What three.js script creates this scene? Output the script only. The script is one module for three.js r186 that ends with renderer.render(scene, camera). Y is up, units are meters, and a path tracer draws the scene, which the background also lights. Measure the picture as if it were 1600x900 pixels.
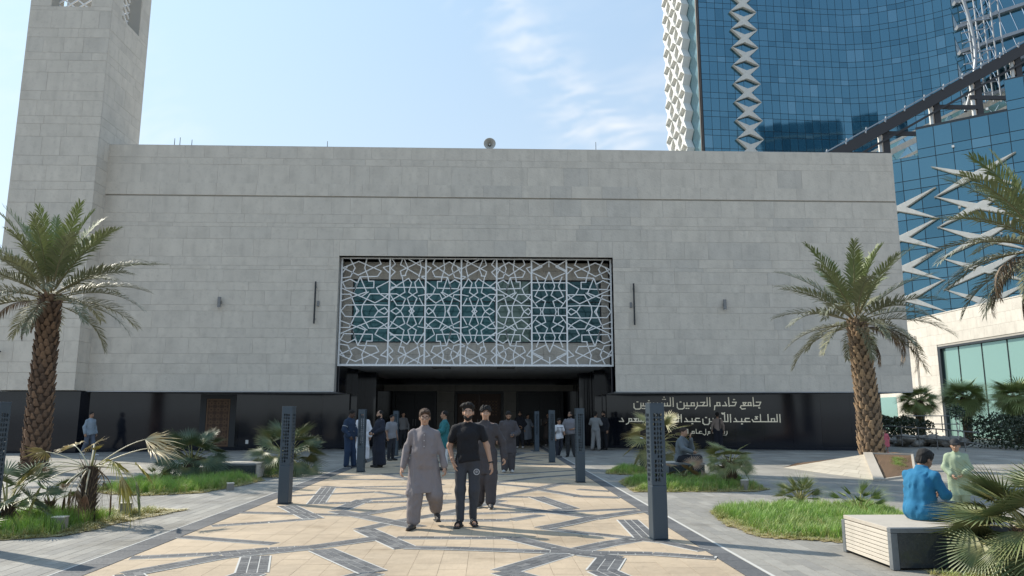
import * as THREE from 'three';
import { mergeGeometries } from 'three/addons/utils/BufferGeometryUtils.js';
import { RoundedBoxGeometry } from 'three/addons/geometries/RoundedBoxGeometry.js';

// ---------------------------------------------------------------- camera, sky, sun, exposure
const W = 1600, H = 900, EYE = 1.62;
const scene = new THREE.Scene();
const camera = new THREE.PerspectiveCamera(42.41, W / H, 0.1, 3000);
camera.position.set(0, EYE, 0);
{
  const pitch = 0.16906, yaw = 0.03275;
  camera.lookAt(Math.sin(yaw) * Math.cos(pitch), EYE + Math.sin(pitch), -Math.cos(yaw) * Math.cos(pitch));
}
const SUN = new THREE.Vector3(-0.846, 0, -0.533).multiplyScalar(Math.cos(0.70)).setY(Math.sin(0.70)).normalize();
const sun = new THREE.DirectionalLight(new THREE.Color(1.0, 0.925, 0.80), 4.6);
sun.position.copy(SUN).multiplyScalar(120);
sun.castShadow = true;
sun.shadow.mapSize.set(4096, 4096);
Object.assign(sun.shadow.camera, { left: -70, right: 70, top: 70, bottom: -70, near: 1, far: 300 });
scene.add(sun, sun.target);
const renderer = new THREE.WebGLRenderer({ antialias: true });
renderer.setSize(W, H);
renderer.toneMapping = THREE.LinearToneMapping;
renderer.toneMappingExposure = 1.26;
renderer.shadowMap.enabled = true;

// seeded randomness and value noise
function rng(seed) { let a = seed >>> 0; return () => { a = (a + 0x6d2b79f5) | 0; let t = Math.imul(a ^ (a >>> 15), 1 | a); t = (t + Math.imul(t ^ (t >>> 7), 61 | t)) ^ t; return ((t ^ (t >>> 14)) >>> 0) / 4294967296; }; }
const hash3 = (x, y, z) => { let h = Math.imul(x, 374761393) + Math.imul(y, 668265263) + Math.imul(z, 2147483647 - 19349663) | 0; h = Math.imul(h ^ (h >>> 13), 1274126177); return ((h ^ (h >>> 16)) >>> 0) / 4294967296; };
const sm = (t) => t * t * (3 - 2 * t), mix = (a, b, t) => a + (b - a) * t, clamp = (x, a, b) => Math.min(b, Math.max(a, x));
function noise3(x, y, z) {
  const xi = Math.floor(x), yi = Math.floor(y), zi = Math.floor(z), u = sm(x - xi), v = sm(y - yi), w = sm(z - zi);
  const l = (k) => mix(mix(hash3(xi, yi, zi + k), hash3(xi + 1, yi, zi + k), u), mix(hash3(xi, yi + 1, zi + k), hash3(xi + 1, yi + 1, zi + k), u), v);
  return mix(l(0), l(1), w);
}
const fbm = (x, y, z, n = 4) => { let s = 0, a = 0.5, t = 0; for (let i = 0; i < n; i++) { s += a * noise3(x, y, z); t += a; a *= 0.5; x = x * 2.03 + 7.1; y = y * 2.03 + 3.7; z = z * 2.03 + 1.3; } return s / t; };

{ // clear hazy desert sky with thin cirrus, brighter towards the sun
  const w = 2048, h = 1024, data = new Float32Array(w * h * 4);
  const zen = [0.255, 0.40, 0.62], hor = [0.68, 0.76, 0.80];
  for (let j = 0; j < h; j++) for (let i = 0; i < w; i++) {
    const up = ((j + 0.5) / h - 0.5) * Math.PI, az = ((i + 0.5) / w - 0.5) * 2 * Math.PI;
    const x = Math.cos(az) * Math.cos(up), y = Math.sin(up), z = Math.sin(az) * Math.cos(up);
    const c = x * SUN.x + y * SUN.y + z * SUN.z;
    const t = Math.pow(1 - clamp(y, 0, 1), 2.6), glow = Math.exp((c - 1) * 3.2) * 0.46;
    let cl = 0;
    if (y > 0.02) {
      const px = x / (y + 0.25), pz = z / (y + 0.25);
      // streaks combed across the view, in patches
      const patch = fbm(px * 1.5 + 4.4, pz * 1.5 - px * 0.5, 9.1, 3);
      const band = Math.exp(-Math.pow((px + 0.005 + (pz + 1.125) * 0.62) / 0.075, 2)) * clamp((-0.7 - pz) * 4, 0, 1); // the long wisp over the roof
      const amount = clamp((patch - 0.50) * 3.0 + band * 1.15, 0, 1) * clamp(y * 5, 0, 1);
      if (amount > 0.01) { const wu = px + 0.09 * fbm(px * 6, pz * 6, 5, 3), wv = pz + 0.09 * fbm(px * 6, pz * 6, 15, 3), q = fbm(wu * 7 + wv * 5, wv * 10 - wu * 4, 3.3, 4), fine = fbm(wu * 13 + wv * 10, wv * 46 - wu * 26, 7.7, 4); cl = clamp((q * 0.5 + fine * 0.5 - 0.42) * 3.6, 0, 1) * amount; }
    }
    const o = (j * w + i) * 4, low = y < 0 ? clamp(1 + y * 3, 0.35, 1) : 1;
    for (let k = 0; k < 3; k++) {
      let v = mix(zen[k], hor[k], t) + glow * [0.62, 0.80, 0.82][k];
      v = mix(v, Math.max(v, 0.84 + glow * 0.3), cl * 0.6);
      data[o + k] = v * low * (y < 0 ? [0.8, 0.72, 0.6][k] : 1);
    }
    data[o + 3] = 1;
  }
  const tex = new THREE.DataTexture(data, w, h, THREE.RGBAFormat, THREE.FloatType);
  tex.mapping = THREE.EquirectangularReflectionMapping; tex.magFilter = THREE.LinearFilter; tex.needsUpdate = true;
  scene.background = tex; scene.environment = tex;
}

// ---------------------------------------------------------------- naming, things and parts
const used = new Map();
function numbered(name) { const n = used.get(name) ?? 0; used.set(name, n + 1); return n ? name + '_' + String(n).padStart(3, '0') : name; }
function tag(o, label, category, group, kind) {
  Object.assign(o.userData, { label }); if (category) o.userData.category = category;
  if (group) o.userData.group = group; if (kind) o.userData.kind = kind; return o;
}
function thing(name, label, category, [x, y, z] = [0, 0, 0], turn = 0, group) {
  const o = new THREE.Group(); o.name = numbered(name); o.position.set(x, y, z); o.rotation.y = turn; scene.add(o);
  return tag(o, label, category, group);
}
const merge = (g) => { if (!Array.isArray(g)) return g; if (g.length === 1) return g[0]; const flat = g.map((k) => k.index ? k.toNonIndexed() : k); return mergeGeometries(flat, false); };
function part(name, geo, mat, parent, label) {
  const m = new THREE.Mesh(merge(geo), mat); m.name = numbered(name); m.castShadow = m.receiveShadow = true; parent.add(m);
  if (label) m.userData.label = label; return m;
}
function stuffPart(name, geo, mat, parent) { const m = part(name, geo, mat, parent); m.userData.kind = 'stuff'; return m; }
function group(name, parent) { const o = new THREE.Group(); o.name = numbered(name); parent.add(o); return o; }
function structure(name, geo, mat) { const m = part(name, geo, mat, scene); m.userData.kind = 'structure'; return m; }

// ---------------------------------------------------------------- geometry helpers
const V = (x, y, z) => new THREE.Vector3(x, y, z);
function uvbox(g, ox = 0, oy = 0) { // uv in metres from position and the dominant normal axis
  const p = g.attributes.position, n = g.attributes.normal, uv = new Float32Array(p.count * 2);
  for (let i = 0; i < p.count; i++) {
    const ax = Math.abs(n.getX(i)), ay = Math.abs(n.getY(i)), az = Math.abs(n.getZ(i));
    uv[2 * i] = (ax > ay && ax > az ? p.getZ(i) : p.getX(i)) + ox;
    uv[2 * i + 1] = (ay >= ax && ay >= az ? p.getZ(i) : p.getY(i)) + oy;
  }
  g.setAttribute('uv', new THREE.BufferAttribute(uv, 2)); return g;
}
function box(x0, x1, y0, y1, z0, z1, ox = 0, oy = 0) {
  const g = new THREE.BoxGeometry(x1 - x0, y1 - y0, z1 - z0); g.translate((x0 + x1) / 2, (y0 + y1) / 2, (z0 + z1) / 2); return uvbox(g, ox, oy);
}
function rbox(x0, x1, y0, y1, z0, z1, r = 0.01) {
  const g = new RoundedBoxGeometry(x1 - x0, y1 - y0, z1 - z0, 2, r); g.translate((x0 + x1) / 2, (y0 + y1) / 2, (z0 + z1) / 2); return uvbox(g);
}
function beam(a, b, w, d, upv = V(0, 1, 0)) { // rectangular bar from a to b: w across, d along upv
  const dir = b.clone().sub(a), L = dir.length(); dir.divideScalar(L);
  let s = new THREE.Vector3().crossVectors(upv, dir); if (s.lengthSq() < 1e-6) s = new THREE.Vector3().crossVectors(V(1, 0, 0), dir); s.normalize();
  const u = new THREE.Vector3().crossVectors(dir, s);
  const g = new THREE.BoxGeometry(w, d, L); uvbox(g);
  g.applyMatrix4(new THREE.Matrix4().makeBasis(s, u, dir).setPosition(a.clone().add(b).multiplyScalar(0.5))); return g;
}
function tube(pts, r0, r1 = r0, sides = 6, steps) {
  const c = new THREE.CatmullRomCurve3(pts), n = steps ?? Math.max(2, pts.length * 3), g = new THREE.TubeGeometry(c, n, 1, sides, false), p = g.attributes.position;
  for (let i = 0; i <= n; i++) { const ctr = c.getPointAt(i / n), r = mix(r0, r1, i / n); for (let j = 0; j <= sides; j++) { const k = i * (sides + 1) + j; p.setXYZ(k, ctr.x + (p.getX(k) - ctr.x) * r, ctr.y + (p.getY(k) - ctr.y) * r, ctr.z + (p.getZ(k) - ctr.z) * r); } }
  g.computeVertexNormals(); return g;
}
const rot = (g, x = 0, y = 0, z = 0) => { if (x) g.rotateX(x); if (y) g.rotateY(y); if (z) g.rotateZ(z); return g; };
const mv = (g, x, y, z) => { g.translate(x, y, z); return g; };
function paint(g, col, jitter = 0, r = null) { // one colour on every vertex (linear rgb)
  const n = g.attributes.position.count, c = new Float32Array(n * 3), f = r ? 1 + (r() - 0.5) * 2 * jitter : 1;
  for (let i = 0; i < n; i++) { c[3 * i] = col[0] * f; c[3 * i + 1] = col[1] * f; c[3 * i + 2] = col[2] * f; }
  g.setAttribute('color', new THREE.BufferAttribute(c, 3)); return g;
}

// ---------------------------------------------------------------- procedural textures and materials
function noiseTex(size, metres, fn, srgb = false) { // fn(u, v in 0..1) -> [r,g,b] in 0..1; tiles by wrapping blend
  const data = new Uint8Array(size * size * 4);
  for (let j = 0; j < size; j++) for (let i = 0; i < size; i++) {
    const c = fn(i / size, j / size), o = (j * size + i) * 4;
    for (let k = 0; k < 3; k++) data[o + k] = clamp(c[k], 0, 1) * 255; data[o + 3] = 255;
  }
  const t = new THREE.DataTexture(data, size, size); t.wrapS = t.wrapT = THREE.RepeatWrapping; t.magFilter = THREE.LinearFilter; t.minFilter = THREE.LinearMipmapLinearFilter; t.generateMipmaps = true;
  t.repeat.set(1 / metres, 1 / metres); if (srgb) t.colorSpace = THREE.SRGBColorSpace; t.needsUpdate = true; return t;
}
const tileFbm = (u, v, f, n, z) => { // periodic fbm in 0..1
  let s = 0, a = 0.5, t = 0;
  for (let i = 0; i < n; i++) {
    const X = u * f, Y = v * f, xi = Math.floor(X), yi = Math.floor(Y), a0 = sm(X - xi), b0 = sm(Y - yi), w = (k) => ((k % f) + f) % f;
    s += a * mix(mix(hash3(w(xi), w(yi), z + i), hash3(w(xi + 1), w(yi), z + i), a0), mix(hash3(w(xi), w(yi + 1), z + i), hash3(w(xi + 1), w(yi + 1), z + i), a0), b0);
    t += a; a *= 0.5; f *= 2;
  }
  return s / t;
};
const grey = (lo, hi, f, n, z, k = 1) => (u, v) => { const g = mix(lo, hi, clamp((tileFbm(u, v, f, n, z) - 0.5) * k * 2 + 0.5, 0, 1)); return [g, g, g]; };
const std = (r, g, b, rough = 0.9, extra = {}) => { const m = new THREE.MeshStandardMaterial({ roughness: rough, ...extra }); m.color.setRGB(r, g, b); return m; };

const phys = (r, g, b, rough, extra) => { const m = new THREE.MeshPhysicalMaterial({ roughness: rough, ...extra }); m.color.setRGB(r, g, b); return m; };
const stoneMap = noiseTex(512, 3.1, (u, v) => { const g = 0.78 + 0.22 * tileFbm(u, v, 5, 6, 1), s = tileFbm(u, v, 24, 3, 9), st = mix(tileFbm(u * 1, v * 0.0 + 0.5, 20, 3, 13), tileFbm(u, v, 9, 3, 15), 0.45), k = g - 0.06 * clamp((s - 0.6) * 5, 0, 1) - 0.10 * clamp((st - 0.55) * 4, 0, 1); return [k, k, k]; });
const stoneBump = noiseTex(256, 0.9, grey(0, 1, 16, 4, 5));
const fineBump = noiseTex(256, 0.5, grey(0, 1, 24, 4, 17, 1.4));
const paveMap = noiseTex(512, 1.7, (u, v) => { const g = 0.72 + 0.28 * tileFbm(u, v, 6, 6, 21), k = g - 0.14 * clamp((tileFbm(u, v, 48, 2, 29) - 0.62) * 6, 0, 1); return [k, k, k]; });
const sandMap = noiseTex(1024, 5.7, (u, v) => { const g = 0.80 + 0.20 * clamp((tileFbm(u, v, 5, 4, 71) - 0.5) * 2 + 0.5, 0, 1), f = tileFbm(u, v, 64, 3, 73), st = clamp((tileFbm(u, v, 9, 5, 77) - 0.60) * 6, 0, 1), k = g + (f - 0.5) * 0.18 - st * 0.16; return [k, k * (1 - st * 0.02), k * (1 - st * 0.05)]; });
const dirtMap = noiseTex(512, 6.3, (u, v) => { const g = 0.70 + 0.30 * clamp((tileFbm(u, v, 4, 6, 41) - 0.5) * 2.2 + 0.6, 0, 1); return [g, g * 0.99, g * 0.97]; });
const barkMap = noiseTex(256, 0.4, (u, v) => { const g = 0.55 + 0.45 * tileFbm(u, v, 16, 4, 33); return [g, g, g]; });
const clothBump = noiseTex(256, 0.06, grey(0, 1, 32, 2, 51, 2));

const M = {};
M.core = std(0.42, 0.40, 0.36);
const stoneTones = [[0.71, 0.637, 0.538], [0.695, 0.625, 0.53], [0.722, 0.648, 0.547], [0.675, 0.61, 0.52], [0.645, 0.587, 0.506]];
M.stone = stoneTones.map((c) => std(...c, 0.78, { map: stoneMap, bumpMap: stoneBump, bumpScale: 0.003 }));
M.stoneV = std(1, 1, 1, 0.78, { vertexColors: true, map: stoneMap, bumpMap: stoneBump, bumpScale: 0.003 });
M.granite = [[0.008, 0.010, 0.016], [0.009, 0.011, 0.017], [0.012, 0.014, 0.021]].map((c) => phys(...c, 0.10, { specularIntensity: 0.9, roughnessMap: noiseTex(256, 2, (u, v) => { const g = 0.7 + 0.3 * tileFbm(u, v, 6, 4, 61); return [g, g, g]; }) }));
M.soffit = std(0.62, 0.62, 0.63, 0.7);
M.white = std(0.72, 0.72, 0.70, 0.5);
M.screen = std(0.86, 0.85, 0.83, 0.5);
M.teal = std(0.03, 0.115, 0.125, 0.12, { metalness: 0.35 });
M.tealReflect = std(0.11, 0.165, 0.14, 0.12, { metalness: 0.3 });  // pane tint with a pale greenish reflection painted in
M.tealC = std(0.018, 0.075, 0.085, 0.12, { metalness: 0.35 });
M.darkMetal = std(0.02, 0.022, 0.025, 0.5);
M.greyMetal = std(0.22, 0.22, 0.22, 0.45, { metalness: 0.4 });
M.wood = std(0.085, 0.040, 0.020, 0.55, { map: barkMap });
M.woodLight = std(0.21, 0.115, 0.058, 0.55, { map: barkMap });
M.jamb = std(0.27, 0.25, 0.22, 0.7, { map: stoneMap });
M.gold = std(0.95, 0.88, 0.72, 0.3, { metalness: 0.7 });
M.post = std(0.050, 0.070, 0.090, 0.45, { metalness: 0.2 });
M.postInside = std(0.012, 0.015, 0.02, 0.7);
// ---------------------------------------------------------------- the ground and the paving
M.ground = std(0.265, 0.255, 0.235, 0.9, { map: dirtMap });
M.joint = std(0.17, 0.165, 0.155, 0.95);
M.sandJoint = std(0.36, 0.28, 0.19, 0.95);
M.sand = [[0.49, 0.385, 0.268], [0.475, 0.372, 0.26], [0.50, 0.395, 0.278], [0.465, 0.367, 0.258]].map((c) => std(...c, 0.85, { map: sandMap, bumpMap: fineBump, bumpScale: 0.002 }));
M.sandV = std(1, 1, 1, 0.85, { vertexColors: true, map: sandMap, bumpMap: fineBump, bumpScale: 0.002 });
M.sett = [[0.12, 0.121, 0.125], [0.145, 0.145, 0.147], [0.095, 0.097, 0.102], [0.185, 0.182, 0.18]].map((c) => std(...c, 0.75, { map: paveMap, bumpMap: fineBump, bumpScale: 0.003 }));
M.settV = std(1, 1, 1, 0.75, { vertexColors: true, map: paveMap, bumpMap: fineBump, bumpScale: 0.003 });
M.grout = std(0.50, 0.49, 0.46, 0.9);
M.paver = [[0.29, 0.275, 0.245], [0.315, 0.298, 0.265], [0.27, 0.258, 0.235], [0.35, 0.332, 0.295]].map((c) => std(...c, 0.85, { map: sandMap, bumpMap: fineBump, bumpScale: 0.002 }));
M.paverV = std(1, 1, 1, 0.85, { vertexColors: true, map: sandMap, bumpMap: fineBump, bumpScale: 0.002 });
{
  const g = new THREE.PlaneGeometry(3000, 3000); rot(g, -Math.PI / 2); uvbox(g); mv(g, 0, -0.022, -700);
  structure('ground', g, M.ground);
}
const near = (x, z) => Math.hypot(x, z);
function pieces(list, name, mats, matV, tones, parent, limit) { // list: {d, geo, tone}; nearest ones become parts of their own, the rest one part
  list.sort((a, b) => a.d - b.d);
  const rest = [];
  list.forEach((p, i) => { if (i < limit) part(name, p.geo, mats[p.tone], parent); else { paint(p.geo, tones[p.tone]); rest.push(p.geo); } });
  if (rest.length) stuffPart(name, rest, matV, parent);
}
const rgbOf = (m) => [m.color.r, m.color.g, m.color.b];
function slab(x0, x1, z0, z1, top, thick = 0.02) { // five visible faces
  const g = box(x0, x1, top - thick, top, z0, z1); return g;
}
const plaza = new THREE.Group(); plaza.name = numbered('plaza_paving'); scene.add(plaza); plaza.userData.kind = 'structure'; plaza.userData.label = 'patterned sand and charcoal stone paving leading to the entrance';
const BX0 = -4.11, BX1 = 2.64, ZN = -3.2, ZF = -44;
{
  const r = rng(11);
  part('bedding', box(BX0, BX1, -0.03, -0.006, ZF, ZN), M.sandJoint, plaza);
  const list = [], s = 0.30;
  for (let z = ZN, j = 0; z > ZF + 0.01; z -= s, j++) for (let x = BX0; x < BX1 - 0.01; x += s) {
    const x1 = Math.min(x + s, BX1), jit = (r() - 0.5) * 0.0016;
    if (z < -26) { if (j % 2) continue; }
    const d = z < -26 ? 2 * s : s, t = r();
    list.push({ d: near((x + x1) / 2, z), geo: slab(x + 0.0016, x1 - 0.0016, Math.max(z - d, ZF) + 0.0016, z - 0.0016, jit, 0.012), tone: t < 0.4 ? 0 : t < 0.65 ? 1 : t < 0.85 ? 2 : 3 });
  }
  list.forEach((p) => { if (p.d < 7) p.d += 100; }); // those under and behind the camera are not in view
  pieces(list, 'sand_tile', M.sand, M.sandV, M.sand.map(rgbOf), plaza, 300);
}
{ // charcoal bands laid through the sand tiles: [points, width, rows]
  const N = 0.19, Wd = 0.30, T = 0.32;
  const bands = [
    [[-4.08, -9.05, -3.24, -9.26, -2.66, -9.58, -2.04, -9.74], N], [[-3.69, -8.15, -3.04, -9.09, -2.2, -9.61, -1.48, -10.3], 0.26], [[-4.1, -10.54, -2.69, -9.94], N],
    [[-2.67, -9.08, -2.43, -8.15], T], [[-2.0, -9.47, -1.18, -8.15], Wd], [[-1.74, -11.08, -0.99, -9.57], Wd], [[-1.0, -9.61, -0.32, -9.5, 0.76, -9.25, 1.96, -9.09, 2.62, -8.79], N],
    [[-1.2, -10.37, 0.34, -10.29], N], [[0.34, -10.29, 0.83, -9.51, 1.13, -9.12, 1.5, -8.83], 0.26], [[0.17, -8.15, 0.91, -9.16, 1.54, -9.81, 2.08, -10.23], Wd], [[1.43, -8.87, 1.21, -8.15], T],
    [[0.79, -11.12, 1.2, -11.55, 1.67, -12.17, 2.62, -13.0], 0.26], [[0.83, -11.12, 1.25, -10.75, 1.91, -10.24, 2.3, -9.88, 2.62, -9.27], N], [[2.19, -11.93, 2.12, -10.23], T],
    [[1.29, -12.96, 2.62, -13.35], N], [[-0.01, -14.3, 0.87, -13.15, 1.86, -12.09], 0.24], [[0.98, -15.24, 1.46, -13.35], T], [[1.46, -13.35, 1.12, -13.14], Wd],
    [[-0.5, -15.42, 0.04, -15.39, 0.88, -15.25], N], [[-0.35, -14.3, 0.03, -14.82, 0.3, -15.5, 1.06, -16.78, 1.57, -17.82, 1.91, -18.3], 0.26], [[1.06, -16.92, 1.85, -15.33, 2.62, -15.07], 0.26],
    [[-0.6, -18.8, 0.14, -18.19, 1.08, -17.21], 0.26], [[-0.4, -17.9, 0.14, -18.36, 1.41, -19.98, 2.43, -20.78], 0.26], [[2.0, -16.75, 2.62, -16.32], N],
    [[-0.74, -12.67, 0.38, -12.91, 1.29, -12.96], N], [[-0.75, -11.96, 0.35, -11.99, 0.87, -12.57], 0.22], [[-2.56, -13.18, -1.47, -11.84, -1.0, -11.3], Wd], [[-1.81, -11.09, -1.38, -11.91, -0.75, -12.78, 0.29, -14.71], 0.24],
    [[-4.1, -13.06, -2.41, -12.68, -2.09, -12.59], N], [[-3.59, -13.93, -2.73, -12.24], T], [[-4.06, -11.53, -3.33, -11.9, -2.73, -12.27], N], [[-3.57, -17.37, -3.14, -14.2], T],
    [[-4.05, -15.6, -2.36, -16.35, -1.55, -15.44], N], [[-3.02, -14.3, -0.5, -14.73], N], [[-2.54, -13.35, -2.36, -14.9], T], [[-2.36, -14.9, -1.69, -15.33, -0.81, -16.03], 0.26],
    [[-2.06, -12.75, -1.41, -13.67, -0.26, -14.94], 0.24], [[-3.75, -17.68, -2.7, -17.05, -1.7, -16.87], N], [[-3.47, -17.36, -1.2, -17.75], N], [[-3.92, -19.56, -2.11, -19.32, -0.8, -19.6], N],
    [[-2.9, -21.2, -1.1, -17.9], 0.26], [[-4.0, -20.6, -1.4, -22.0, 0.5, -20.9, 2.6, -22.4], 0.24],
  ];
  const all = [];
  for (const b of bands) {
    all.push(b);
    const f = []; for (let i = 0; i < b[0].length; i += 2) f.push(b[0][i], -16.3 - b[0][i + 1]);   // the pattern mirrors about its near edge ...
    if (b[0].some((v, i) => i % 2 && v > -11.5)) all.push([f, b[1]]);
    const q = []; for (let i = 0; i < b[0].length; i += 2) q.push(b[0][i], -45.4 - b[0][i + 1]);  // ... and again towards the doors
    if (!b[0].some((v, i) => i % 2 && v < -21.5)) all.push([q, b[1]]);
  }
  const r = rng(23), list = [], grout = [];
  let lift = 0;
  for (const [pts, w] of all) {
    lift = (lift + 1) % 7; const top = 0.006 + lift * 0.0011;
    const rows = w < 0.23 ? 2 : 3, rw = w / rows, n = pts.length / 2;
    for (let i = 0; i + 1 < n; i++) {
      const ax = pts[2 * i], az = pts[2 * i + 1], bx = pts[2 * i + 2], bz = pts[2 * i + 3], L = Math.hypot(bx - ax, bz - az), ang = Math.atan2(bx - ax, bz - az), len = w === T ? 0.11 : 0.20;
      const place = (g) => { g.rotateY(ang); g.translate((ax + bx) / 2, 0, (az + bz) / 2); return uvbox(g); };
      grout.push(place(new THREE.BoxGeometry(w + 0.03, 0.006, L).translate(0, top - 0.0055, 0)));
      const far = (az + bz) / 2 < -20;
      for (let k = 0; k < rows; k++) for (let s = -L / 2 + (w !== T && k % 2 && !far ? -len / 2 : 0); s < L / 2 - 0.01; s += far ? len * 3 : len) {
        const s0 = Math.max(s, -L / 2), s1 = Math.min(s + (far ? len * 3 : len), L / 2), gx = w === T && !far ? 0.006 : 0.004; if (s1 - s0 < 0.03) continue;
        const g = new THREE.BoxGeometry(rw - gx * 2, 0.010, s1 - s0 - 0.008); g.translate(-w / 2 + rw * (k + 0.5), top - 0.005 + (r() - 0.5) * 0.0008, (s0 + s1) / 2); place(g);
        const p = g.attributes.position; let cz = 0, cx = 0; for (let q = 0; q < p.count; q++) { cx += p.getX(q); cz += p.getZ(q); } cx /= p.count; cz /= p.count;
        const t = r(); list.push({ d: (cz > -7.4 ? 100 : 0) + near(cx, cz), geo: g, tone: t < 0.36 ? 0 : t < 0.64 ? 1 : t < 0.84 ? 2 : 3 });
      }
    }
  }
  part('grout_bed', grout, M.grout, plaza);
  pieces(list, 'sett', M.sett, M.settV, M.sett.map(rgbOf), plaza, 300);
  // charcoal border slabs along both edges, with a pale outer line
  const bl = [];
  for (const [x0, x1] of [[-4.45, -4.115], [2.645, 2.90]]) for (let z = ZN; z > ZF; z -= 0.42) {
    const t = r(); bl.push({ d: (z > -7 ? 100 : 0) + near(x0, z), geo: slab(x0 + 0.004, x1 - 0.004, z - 0.42 + 0.004, z - 0.004, 0.002 + r() * 0.001, 0.02), tone: t < 0.5 ? 0 : t < 0.8 ? 1 : 2 });
  }
  pieces(bl, 'border_slab', M.sett, M.settV, M.sett.map(rgbOf), plaza, 120);
  part('edge_strip', [box(2.905, 2.94, -0.02, 0.003, ZF, ZN), box(-4.475, -4.455, -0.02, 0.003, ZF, ZN)], M.grout, plaza);
}
{ // grey pavers on both sides, long side towards the building
  const walk = new THREE.Group(); walk.name = numbered('side_paving'); scene.add(walk); walk.userData.kind = 'structure'; walk.userData.label = 'grey paving blocks on both sides of the patterned walkway';
  const r = rng(31), list = [];
  part('bedding', [box(-26, -4.48, -0.03, -0.008, -36, -3.2), box(2.945, 27, -0.03, -0.008, -40, -3.2)], M.joint, walk);
  const lay = (x0, x1, z0, z1, w, L) => {
    let c = 0;
    for (let x = x0; x < x1 - 0.02; x += w, c++) for (let z = z0 + (c % 2 ? L / 2 : 0); z > z1; z -= L) {
      const t = r(), xe = Math.min(x + w, x1);
      list.push({ d: (z > -7.3 ? 200 : 0) + near((x + xe) / 2, z - L / 2), geo: slab(x + 0.003, xe - 0.003, z - L + 0.003, z - 0.003, (r() - 0.5) * 0.0016, 0.014), tone: t < 0.4 ? 0 : t < 0.68 ? 1 : t < 0.9 ? 2 : 3 });
    }
  };
  lay(-9.5, -4.48, -6.0, -20.4, 0.17, 0.6); lay(2.945, 9.5, -6.0, -20.4, 0.17, 0.6);
  lay(-9.5, -4.48, -20.4, -36, 0.4, 0.8); lay(2.945, 9.5, -20.4, -40, 0.4, 0.8);
  lay(-26, -9.5, -9, -36, 0.5, 1.0); lay(9.5, 27, -9, -38, 0.5, 1.0);
  pieces(list, 'paver', M.paver, M.paverV, M.paver.map(rgbOf), walk, 300);
}
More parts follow.
